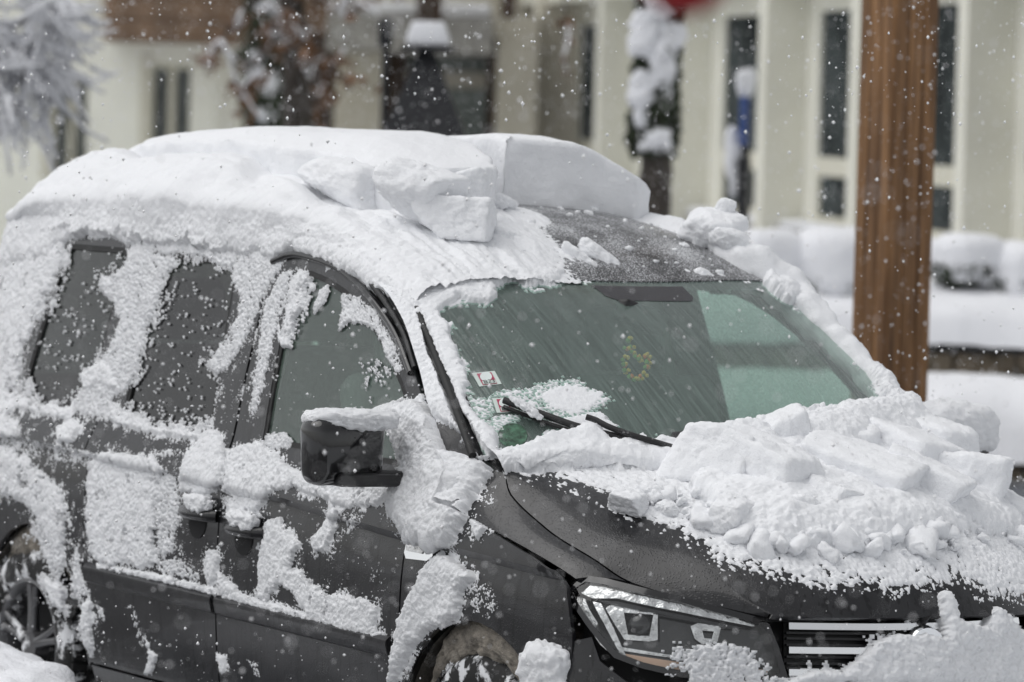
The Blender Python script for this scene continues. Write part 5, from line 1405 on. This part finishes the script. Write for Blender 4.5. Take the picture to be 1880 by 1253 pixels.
# ---- left building: pale house with paired casements and a brown jetty
DL = 46.0
bL = empty('pale_house', (0, 0, 0)); tag(bL, 'pale rendered house with paired narrow windows below brown cladding', 'building')
zg = -.3
def lwin(px0, px1, py0, mid, py1=330):
    X0, X1 = hX(px0, 200, DL), hX(px1, 200, DL); z1, z0 = hZ((px0+px1)/2, py0, DL), hZ((px0+px1)/2, py1, DL); xm = hX(mid, 200, DL)
    w = facing_box('window', X0, X1, z0, z1, DL+.20, DL+.22, M_PANEL, bL)
    facing_box('window_frame', X0, X0+.02, z0, z1, DL+.12, DL+.199, M_FRAME, w); facing_box('window_frame', X1-.02, X1, z0, z1, DL+.12, DL+.199, M_FRAME, w)
    facing_box('window_mullion', xm-.032, xm+.032, z0, z1-.05, DL+.10, DL+.198, M_FRAME, w)
    facing_box('window_head', X0, X1, z1-.05, z1, DL+.12, DL+.199, M_FRAME, w)
    return X0, X1, z0, z1
wins = [lwin(97, 162, 140, 131), lwin(277, 350, 117, 314)]
xl, xr = hX(-1100, 200, DL), hX(441, 200, DL)
cuts = sorted(wins); x = xl
for X0, X1, z0, z1 in cuts:
    facing_box('wall', x, X0, zg, 9, DL, DL+.5, M_WHITE, bL)
    facing_box('wall', X0, X1, z1, 9, DL+.001, DL+.5, M_WHITE, bL); facing_box('wall', X0, X1, zg, z0, DL+.001, DL+.5, M_WHITE, bL)
    facing_box('window_reveal', X0-.10, X0-.005, z0, z1+.08, DL-.025, DL-.001, M_FRAME, bL)
    x = X1
facing_box('wall', x, xr, zg, 9, DL, DL+.5, M_WHITE, bL)
facing_box('corner_strip', hX(402, 200, DL), xr-.002, zg, hZ(420, 82, DL), DL-.05, DL-.001, M_CREAM, bL)
# planks of the brown jetty
z_b = hZ(320, 79, DL-1.0); x0, x1 = hX(190, 60, DL-1.0), hX(456, 60, DL-1.0); npl = 7
for k_ in range(npl):
    facing_box('plank', x0, x1, z_b+k_*.20, z_b+k_*.20+.19, DL-1.0+(.004*(k_ % 2)), DL, M_BROWNB, bL, .006)
# ---- middle: brown timber porch with beige columns
DM = 50.0
bM = empty('timber_porch_building', (0, 0, 0)); tag(bM, 'beige building with a dark timber porch and glazed entrance', 'building')
pbox('back_wall', 380, -120, 1110, 700, DM+2.2, .3, M_BEIGE, bM, py_ref=200)
pbox('dark_doorway', 440, 60, 613, 700, DM+1.4, .3, M_DARKW, bM, py_ref=200)
for k_ in range(6): pbox('door_board', 443+k_*28, 66, 469+k_*28, 690, DM+1.3, .08, M_DARKW, bM, .01, py_ref=200)
pbox('column', 613, 100, 699, 700, DM, 1.2, M_BEIGE, bM, py_ref=200)
pbox('brown_jamb', 699, 88, 742, 700, DM+.6, .6, M_DARKW, bM, py_ref=200)
pbox('entrance_pane', 742, 88, 893, 700, DM+1.2, .05, M_PANEG, bM, py_ref=200)
pbox('pane_rail', 742, 132, 893, 162, DM+1.05, .10, M_BEIGE, bM, py_ref=200)
pbox('pane_head', 742, 88, 893, 106, DM+1.05, .12, M_GREY, bM, py_ref=200)
pbox('brown_jamb', 893, 70, 910, 700, DM+.6, .6, M_DARKW, bM, py_ref=200)
pbox('column', 910, 30, 985, 700, DM, 1.2, M_BEIGE, bM, py_ref=200)
pbox('pilaster', 985, -120, 1057, 700, DM+.7, .6, M_BEIGE, bM, py_ref=200)
pbox('canopy', 600, 30, 905, 96, DM-.6, 1.6, M_GREY, bM, py_ref=60)
pbox('canopy_snow', 603, 4, 903, 31, DM-.5, 1.4, M_SNOWB, bM, .05, py_ref=20)
pbox('hanging_beam', 765, -60, 812, 46, DM-1.0, .3, M_DARKW, bM, py_ref=20)
pbox('hanging_beam', 920, -60, 946, 34, DM-1.0, .3, M_DARKW, bM, py_ref=20)
pbox('gable_boards', 440, -150, 612, 60, DM+.4, .4, M_BROWNB, bM, py_ref=20)

# ---- dark metal chimney hood with a snow-capped lid
DH = 30.0
hood_ = empty('chimney_hood', hpos(hX(781, 200, DH), DH, 0)); tag(hood_, 'dark pyramid chimney hood with a thick snow cap on its lid', 'chimney hood')
hx, hy = hood_.location[0], hood_.location[1]
def hl_pt(X, D, z): q = hpos(X, D, z); return (q[0]-hx, q[1]-hy, z)
ctrX = hX(781, 200, DH); zT, zB = hZ(781, 96, DH), hZ(781, 300, DH); wT, wB = .03, (hX(878, 300, DH)-hX(684, 300, DH))/2
V = [hl_pt(ctrX+sx*w, DH+sy*w, z) for w, z in ((wB, zB), (wT+.02, zT)) for sx, sy in ((-1, -1), (1, -1), (1, 1), (-1, 1))]
mesh('hood_shell', V, [(0, 1, 5, 4), (1, 2, 6, 5), (2, 3, 7, 6), (3, 0, 4, 7), (4, 5, 6, 7), (3, 2, 1, 0)], M_METAL, hood_, smooth=False)
for sx, sy in ((-1, -1), (1, -1), (1, 1), (-1, 1)):
    q0 = hl_pt(ctrX+sx*wB*.95, DH+sy*wB*.95, zB); tube('leg', [(q0[0], q0[1], -.1), (q0[0], q0[1], zB)], .03, M_METAL, hood_)
    q1 = hl_pt(ctrX+sx*wT, DH+sy*wT, zT); tube('seam_rib', [q0, q1], .012, M_METAL, hood_, n=6)
lo, hi = hX(738, 90, DH), hX(834, 90, DH); zz_ = hZ(781, 90, DH)
def hbox(nm, X0, X1, z0, z1, dd, mat, bev=0):
    c = np.array(hl_pt((X0+X1)/2, DH, (z0+z1)/2)); return bm_obj(nm, box_bm(c, [Rh*(X1-X0)/2, Fh*dd, X3[2]*(z1-z0)/2], bev), mat, hood_)
hbox('lid', lo, hi, zz_-.015, zz_+.015, .15, M_METAL, .004)
hbox('flue', ctrX-.05, ctrX+.05, zT-.02, zz_-.015, .05, M_METAL)
sc_ = hbox('snow_cap', hX(746, 60, DH), hX(828, 60, DH), zz_+.015, hZ(781, 40, DH), .13, M_SNOWB, .03)
for v in sc_.data.vertices:
    if v.co.z > zz_+.08: v.co.x += (hl_pt(ctrX, DH, 0)[0]-v.co.x)*.22; v.co.y += (hl_pt(ctrX, DH, 0)[1]-v.co.y)*.22
# dark lantern beside it
DN = 31.0
lan = empty('wall_lantern', hpos(hX(708, 90, DN), DN, 0)); tag(lan, 'dark lantern on a thin post beside the chimney hood', 'lantern')
def rel(o, q): return np.asarray(q)-np.array(o.location[:])
q = rel(lan, hpos(hX(708, 66, DN), DN, hZ(708, 66, DN)))
tube('post', [(0, 0, -.1), (0, 0, q[2]-.06)], .022, M_METAL, lan)
bm = box_bm(q, [Rh*.045, Fh*.045, X3[2]*.07], .01); bm_obj('lamp_box', bm, M_METAL, lan)
V = [q+np.array([0, 0, .12])]+[q+Rh*a*.07+Fh*b*.07+X3[2]*.07 for a, b in ((-1, -1), (1, -1), (1, 1), (-1, 1))]
mesh('lamp_roof', V, [(0, 1, 2), (0, 2, 3), (0, 3, 4), (0, 4, 1), (4, 3, 2, 1)], M_METAL, lan, smooth=False)

# ---- brown timber post
DP = 20.0
xA, xM, xB = hX(1578, 300, DP), hX(1633, 300, DP), hX(1716, 300, DP)
# square post turned so that two faces show
ang = math.atan2((xM-xA), (xB-xM)); sdl = math.hypot(xM-xA, xB-xM)
cP = hpos((xA+xB)/2, DP+.1, 0)
post = empty('timber_post', cP); tag(post, 'thick square brown timber post of upright boards behind the van', 'post')
e1 = Rh*math.cos(ang)-Fh*-math.sin(ang); e1 = Rh*math.cos(ang)+Fh*math.sin(ang); e2 = -Rh*math.sin(ang)+Fh*math.cos(ang)
hw = sdl/2
bm = box_bm((0, 0, 3.4), [e1*(hw-.006), e2*(hw-.006), X3[2]*3.5], 0); bm_obj('core', bm, M_DARKW, post)
for (ea, eb) in ((e1, -e2), (e2, -e1), (e1, e2), (e2, e1)):
    nb = 3
    for k_ in range(nb):
        c = eb*(hw-.002)+ea*((k_+.5)/nb*2-1)*hw; 
        bm = box_bm(np.array([c[0], c[1], 3.4]), [ea*(hw/nb-.0025), eb*.008, X3[2]*3.5], .003); bm_obj('board', bm, M_POST, post)

# ---- hedge balls, wall and snow banks at the right
DHg = 29.0
def ball(px, py, w, h, seed, label, dark=False, D=DHg):
    c = hpos(hX(px, py, D), D, hZ(px, py, D)); s = D/FPX
    t = empty('snowy_bush', (c[0], c[1], 0)); tag(t, label, 'bush', 'round bushes under snow along the wall')
    V = block_verts((w*s, w*s, h*s), seed, p=3, cuts=0, noise=.05, box=.05)
    mesh('snow_cover', V+[0, 0, c[2]], ICO_F, M_SNOWB, t)
    r0 = np.random.default_rng(seed); n = 700; d = r0.normal(0, 1, (n, 3)); d /= np.linalg.norm(d, axis=1)[:, None]; d[:, 2] = -np.abs(d[:, 2])*.8-.1
    P = d*np.array([w*s, w*s, h*s])*.5*.98+[0, 0, c[2]-.02]
    u = r0.normal(0, .02, (n, 3)); v = r0.normal(0, .02, (n, 3))
    VV = np.concatenate([P-u, P+v, P+u-v]).reshape(3, n, 3).transpose(1, 0, 2).reshape(-1, 3)
    mesh('leaves', VV, np.arange(3*n).reshape(n, 3), M_FOL, t, smooth=False)
    tube('stem', [(0, 0, -.1), (0, 0, c[2])], .03, M_BARK, t)
ball(1395, 500, 175, 150, 301, 'round bush buried in snow beside the blue sign')
ball(1540, 500, 190, 160, 302, 'round bush buried in snow behind the timber post')
ball(1772, 476, 126, 96, 303, 'small snow-topped bush with dark leaves showing underneath')
ball(1880, 505, 130, 120, 304, 'round bush buried in snow past the leafy one')
def bank(name, px0, px1, py0, py1, D0, D1, label, seed, kind=None, mat=None):
    """long low snow bank: crest at py0, foot at py1"""
    n, m_ = 90, 16; V = []
    zc, zf = hZ((px0+px1)/2, py0, D0), hZ((px0+px1)/2, py1, D0)
    for i in range(n):
        X = hX(px0, 500, D0)+(hX(px1, 500, D0)-hX(px0, 500, D0))*i/(n-1)
        for j in range(m_):
            a = math.pi*j/(m_-1); V.append(hpos(X, (D0+D1)/2-math.cos(a)*(D1-D0)/2, zf+(zc-zf)*math.sin(a)**.6))
    V = np.array(V); V += np.array([0, 0, 1])*(.05*fbm(V*2.2+seed, 3))[:, None]+Fh*(.06*fbm(V*2.6+seed+9, 3))[:, None]
    o = mesh(name, V, grid_faces(n, m_), mat or M_SNOWB); tag(o, label, 'snowbank'); return o
bank('snow_bank', 1180, 2300, 528, 640, 28.4, 30.6, 'deep smooth snow lying on top of the stone wall', 5)
zw1, zw0 = hZ(1790, 638, 28.6), hZ(1790, 860, 28.6)
wall_ = empty('stone_wall', hpos(hX(1790, 660, 28.6), 28.6, 0)); tag(wall_, 'low rough stone wall with a dark shadow line under snow', 'wall')
def sbox(nm, X0, X1, z0, z1, D0, D1, mat, bev): 
    c = hpos((X0+X1)/2, (D0+D1)/2, (z0+z1)/2)-np.array([wall_.location[0], wall_.location[1], 0])
    return bm_obj(nm, box_bm(c, [Rh*(X1-X0)/2, Fh*(D1-D0)/2, X3[2]*(z1-z0)/2], bev), mat, wall_)
XL, XR = hX(1250, 640, 28.6), hX(2300, 640, 28.6)
sbox('core', XL, XR, -.3, zw1-.01, 28.66, 29.3, M_INNER, 0)
sbox('shadow_strip', XL, XR, zw1-.03, zw1+.05, 28.52, 29.4, M_METAL, .01)  # near-black strip standing in for the shadow line below the snow
r0 = np.random.default_rng(4); z = zw1-.035; row = 0
while z > zw0-.1:
    hgt = r0.uniform(.13, .19); x = XL
    while x < XR:
        w_ = r0.uniform(.18, .42); sbox('stone', x, min(x+w_-.012, XR), z-hgt+.012, z, 28.56+r0.uniform(0, .03), 28.8, M_STONE, .018); x += w_
    z -= hgt
bank('snow_pile', 1180, 2300, 705, 850, 26.9, 28.4, 'grey ploughed snow pile along the foot of the stone wall', 8)

# ---- blue sign seen edge on, capped with snow
DS = 31.0
sg_ = empty('street_sign', hpos(hX(1366, 300, DS), DS, 0)); tag(sg_, 'blue sign seen edge on, plastered with snow on its post', 'sign')
qz = lambda py: hZ(1366, py, DS)
tube('post', [(0, 0, -.1), (0, 0, qz(170))], .030, M_METAL, sg_, n=10)
ed = Rh*.16+Fh*.987
bm = box_bm((0, 0, (qz(178)+qz(268))/2), [ed*.16, np.cross(ed, X3[2])*.02, X3[2]*(qz(178)-qz(268))/2], .01); bm_obj('sign_plate', bm, M_BLUE, sg_)
bm = box_bm((0, 0, (qz(290)+qz(400))/2), [ed*.10, np.cross(ed, X3[2])*.03, X3[2]*(qz(290)-qz(400))/2], .01); bm_obj('lower_plate', bm, M_METAL, sg_)
for py0, py1, dx, w_ in ((128, 185, -.005, .075), (238, 335, -.055, .07), (310, 360, -.03, .05)):
    V = block_verts((w_, .12, qz(py0)-qz(py1)), 90+py0, p=3, cuts=0, noise=.12)
    mesh('snow_clump', V+Rh*dx+[0, 0, (qz(py0)+qz(py1))/2], ICO_F, M_SNOWB, sg_)

# ---- trees
def tree(name, label, pos, limbs, twig_seed, n_twig, leafmat, leaf_n, snow_amt, trunk_r, grow, group=None, snow_r=1.0, twlen=.5):
    """limbs: list of polylines in world coordinates; twigs, leaves and snow sleeves are spread along them"""
    t = empty(name, pos); tag(t, label, 'tree', group)
    o3 = np.array([pos[0], pos[1], pos[2]]); r0 = np.random.default_rng(twig_seed)
    tr, tw_, sn, lf = [], [], [], []
    for li, (pts, r_a, r_b) in enumerate(limbs):
        P = smooth_line([np.asarray(p)-o3 for p in pts], .15); rr = np.linspace(r_a, r_b, len(P))
        (tr if li == 0 else tw_).append(tube_arrays(P, rr, 8 if li == 0 else 6))
        if li == 0: continue
        for _ in range(n_twig):
            i = r0.integers(len(P)//5, len(P)); d = grow+r0.normal(0, .55, 3); d /= np.linalg.norm(d); Ln = twlen*r0.uniform(.4, 1.2)
            q = [P[i]+d*Ln*f+r0.normal(0, .035, 3)*f+np.array([0, 0, -.12*f*f*Ln]) for f in np.linspace(0, 1, 5)]
            rt = np.linspace(.009, .003, 5); tw_.append(tube_arrays(q, rt, 4))
            if r0.random() < snow_amt: sn.append(tube_arrays(np.array(q)+[0, 0, .012], np.linspace(.024, .013, 5)*snow_r*r0.uniform(.6, 1.4), 5))
            for _k in range(3):
                b0 = q[r0.integers(1, 5)]; d2 = d+r0.normal(0, .7, 3); q2 = [b0+d2*Ln*.45*f+r0.normal(0, .02, 3)*f for f in np.linspace(0, 1, 4)]
                tw_.append(tube_arrays(q2, np.linspace(.005, .002, 4), 4))
                if r0.random() < snow_amt: sn.append(tube_arrays(np.array(q2)+[0, 0, .008], np.linspace(.017, .009, 4)*snow_r, 5))
                for _l in range(leaf_n):
                    c = q2[r0.integers(1, 4)]+r0.normal(0, .02, 3); u = r0.normal(0, .022, 3); v = r0.normal(0, .022, 3); lf.append((c-u, c+v, c+u, c-v))
        if snow_amt > .5: sn.append(tube_arrays(P+[0, 0, rr.mean()*.7], rr*.85*snow_r+.008, 6))
    V, Fc = merge(tr); mesh('trunk', V, Fc, M_BARK, t)
    V, Fc = merge(tw_); mesh('branches', V, Fc, M_BARK, t)['kind'] = 'stuff'
    if sn: V, Fc = merge(sn); mesh('branch_snow', V, Fc, M_SNOWB, t)['kind'] = 'stuff'
    if lf:
        V = np.array(lf).reshape(-1, 3); mesh('leaves', V, np.arange(len(V)).reshape(-1, 4), leafmat, t, smooth=False)['kind'] = 'stuff'
    return t
W = wpt
# bare snowy tree whose branches hang in at the upper left
tp = hpos(hX(-420, 200, 27), 27, 0)
tree('bare_tree', 'bare tree with snow-loaded twigs hanging in beside the pale house', tp,
     [([tp, tp+[0, 0, 2.2], W(-330, -300, 27), W(-300, -700, 27)], .16, .06)] +
     [([W(-340, -100-60*k_, 27), W(-200, -60-30*k_, 27+.3*k_), W(-60, 10+25*k_, 27-.2*k_), W(10+8*k_, 60+12*k_, 27), W(45+8*k_, 100+12*k_-20*(k_ % 2), 27)], .035, .006) for k_ in range(5)] +
     [([W(-260, -150, 26.5), W(-120, -90, 26.4), W(10, -60, 26.5), W(70, -20, 26.6), W(110, 10, 26.6)], .03, .005),
      ([W(-260, 60, 27.5), W(-150, 90, 27.4), W(-50, 120, 27.5), W(10, 170, 27.6)], .025, .005)],
     5, 36, M_DRY, 0, .8, .16, np.array([.35*Rh[0], .35*Rh[1], -.8]), snow_r=1.0, twlen=.34)
# tree with a few dry leaves overhanging the top of the view
tp2 = hpos(hX(560, 200, 34), 34, 0)
tree('dry_leaf_tree', 'snowy tree with withered brown leaves in front of the dark doorway', tp2,
     [([tp2, W(545, 150, 34), W(530, -50, 34), W(520, -400, 34)], .13, .07)] +
     [([W(528, -60, 34), W(600, -40, 33.8), W(640, -10, 33.6), W(668, 30, 33.5)], .03, .005),
      ([W(528, -40, 34), W(470, 0, 33.6), W(420, 50, 33.4), W(395, 110, 33.2)], .03, .005),
      ([W(530, 20, 34), W(500, 60, 33.7), W(470, 130, 33.5)], .025, .005),
      ([W(535, 20, 34), W(575, 60, 33.7), W(595, 110, 33.5)], .025, .005),
      ([W(528, -150, 34), W(800, -110, 33), W(960, -60, 32.6), W(1110, -10, 32.4)], .035, .006)],
     11, 7, M_DRY, 6, .4, .13, np.array([0, 0, -.7]), snow_r=.8, twlen=.30)
# conifers clothed in snow: stacked drooping boughs
def conifer(name, label, px, D, py_top, py_bot, w_px, seed, green=.5, bare_below=None):
    c = hpos(hX(px, 200, D), D, 0); t = empty(name, c); tag(t, label, 'tree')
    r0 = np.random.default_rng(seed); s = D/FPX; ztop, zbot = hZ(px, py_top, D), hZ(px, py_bot, D); w = w_px*s/2
    tube('trunk', [(0, 0, -.1), (0, 0, zbot), (0, 0, ztop)], [.12, .11, .03], M_BARK, t, n=10)
    lf, sn = [], []
    nb = int((ztop-zbot)/.05)
    for k_ in range(nb*5):
        z = zbot+(ztop-zbot)*r0.random(); a = r0.uniform(0, 2*math.pi); d = np.array([math.cos(a), math.sin(a), -.55-.3*r0.random()]); Ln = w*r0.uniform(.55, 1.15)
        tip = np.array([0, 0, z])+d*Ln
        for _ in range(40):
            f = r0.random()**.6; b = np.array([0, 0, z])+d*Ln*f+r0.normal(0, .03, 3); u = r0.normal(0, .022, 3); v = r0.normal(0, .012, 3)+[0, 0, -.03]; lf.append((b-u, b+v, b+u, b-v))
        if r0.random() > green:
            V = block_verts((Ln*1.1, .16+.14*r0.random(), .10+.09*r0.random()), int(r0.integers(1e6)), p=3, cuts=0, noise=.2, D=ICO2_V)
            th = math.atan2(.7, 1); R_ = np.array(Matrix.Rotation(a, 3, 'Z') @ Matrix.Rotation(th*.8, 3, 'Y')); sn.append((V @ R_.T+np.array([0, 0, z+.03])+d*Ln*.62, ICO2_F))
    V = np.array(lf).reshape(-1, 3); mesh('crown', V, np.arange(len(V)).reshape(-1, 4), M_FOL, t, smooth=False)['kind'] = 'stuff'
    V, Fc = merge(sn); mesh('crown_snow', V, Fc, M_SNOWB, t)['kind'] = 'stuff'
DT = 30.0; c_ = hpos(hX(1204, 200, DT), DT, 0)
ivy = empty('ivy_trunk', c_); tag(ivy, 'dark ivy-covered tree trunk plastered with snow beside the finned facade', 'tree')
zz_ = [hZ(1204, py, DT) for py in (400, 300, 150, -80)]
V, Fc = tube_arrays(smooth_line([(0, 0, -.1), (0, 0, zz_[0])]+[tuple(Rh*dx)[:2]+(z,) for dx, z in zip((.01, -.01, .02), zz_[1:])], .05), .10, 14)
V = np.array(V); V[:, :2] *= (1+.25*fbm(V*9, 3))[:, None]; mesh('trunk', V, Fc, M_BARK, ivy)
r0 = np.random.default_rng(31); n = 5200; a = r0.uniform(0, 2*math.pi, n); z = r0.uniform(hZ(1204, 285, DT), zz_[3], n)
rr = (.105+.035*r0.random(n))*(1+.25*fbm(np.stack([a*2, z*6, 0*z], 1), 2)); P = np.stack([rr*np.cos(a), rr*np.sin(a), z], 1)
u = r0.normal(0, .016, (n, 3)); v = r0.normal(0, .016, (n, 3))
mesh('crown', np.stack([P-u, P+v, P+u, P-v], 1).reshape(-1, 3), np.arange(4*n).reshape(n, 4), M_FOL, ivy, smooth=False)['kind'] = 'stuff'
for px, py, w, h in ((1190, 60, 46, 90), (1212, 120, 52, 110), (1186, 165, 36, 70), (1200, 258, 62, 46), (1228, 60, 26, 60), (1205, 10, 60, 50), (1184, 215, 22, 40)):
    q = DT/FPX; V = block_verts((w*q, .16, h*q), px, p=3, cuts=0, noise=.28)
    V += np.sign(V)*0; mesh('snow_smear', V+Rh*hX(px, py, DT)-Rh*hX(1204, 200, DT)-Fh*.09+[0, 0, hZ(px, py, DT)], ICO_F, M_SNOWB, ivy)
conifer('conifer', 'dark green conifer with little snow in front of the brown doorway', 492, 38, -60, 300, 95, 22, .93)

# ---- red bauble hanging from a snowy twig near the camera side of the street
DB = 5.0
bp_ = wpt(1258, -62, DB); rb = 90*DB/FPX
bau = empty('red_bauble', bp_); tag(bau, 'glossy red bauble hanging from a snowy twig above the van', 'bauble')
bm = bmesh.new(); bmesh.ops.create_uvsphere(bm, u_segments=28, v_segments=16, radius=rb); bm_obj('ball', bm, M_REDB, bau)
bm = bmesh.new(); bmesh.ops.create_cone(bm, cap_ends=True, segments=16, radius1=rb*.22, radius2=rb*.2, depth=rb*.3); bmesh.ops.translate(bm, verts=bm.verts, vec=(0, 0, rb*1.08)); bm_obj('cap', bm, M_CHROME, bau)
tube('string', [(0, 0, rb*1.2), (0, 0, rb*2.2)], .0015, M_BLACK, bau, n=5)

# ------------------------------------------------------------------ falling snow
r0 = np.random.default_rng(77); N = 56000
D = 5+(46-5)*r0.random(N)**.62
px_, py_ = r0.uniform(-60, 1940, N), r0.uniform(-60, 1313, N)
C3d = CW[None]+(FW[None]+RW[None]*((px_-940)/FPX)[:, None]-UW[None]*((py_-626.5)/FPX)[:, None])*D[:, None]
loc = C3d @ T3                                                        # into van coordinates
ok = ~((loc[:, 0] > -3.6) & (loc[:, 0] < 1.0) & (np.abs(loc[:, 1]) < .97) & (loc[:, 2] < 2.1)) & (C3d[:, 2] > .05)
C3d = C3d[ok]; D = D[ok]; n = len(C3d)
s = (.0017+.0046*r0.random(n)**3.4)*np.where(D < 11, .75, 1)
oct_v = np.array([(1, 0, 0), (-1, 0, 0), (0, 1, 0), (0, -1, 0), (0, 0, 1), (0, 0, -1)], float)
oct_f = np.array([(0, 2, 4), (2, 1, 4), (1, 3, 4), (3, 0, 4), (2, 0, 5), (1, 2, 5), (3, 1, 5), (0, 3, 5)])
V = C3d[:, None]+oct_v[None]*s[:, None, None]*r0.uniform(.55, 1.35, (n, 6, 1))
V = V.reshape(-1, 3); Fc = (oct_f[None]+6*np.arange(n)[:, None, None]).reshape(-1, 3)
M_FLAKE = plain('snowflake', (.93, .93, .94), .8)
tag(mesh('falling_snow', V, Fc, M_FLAKE, None, False), 'snowflakes falling through the air around the van', 'snow', kind='stuff')
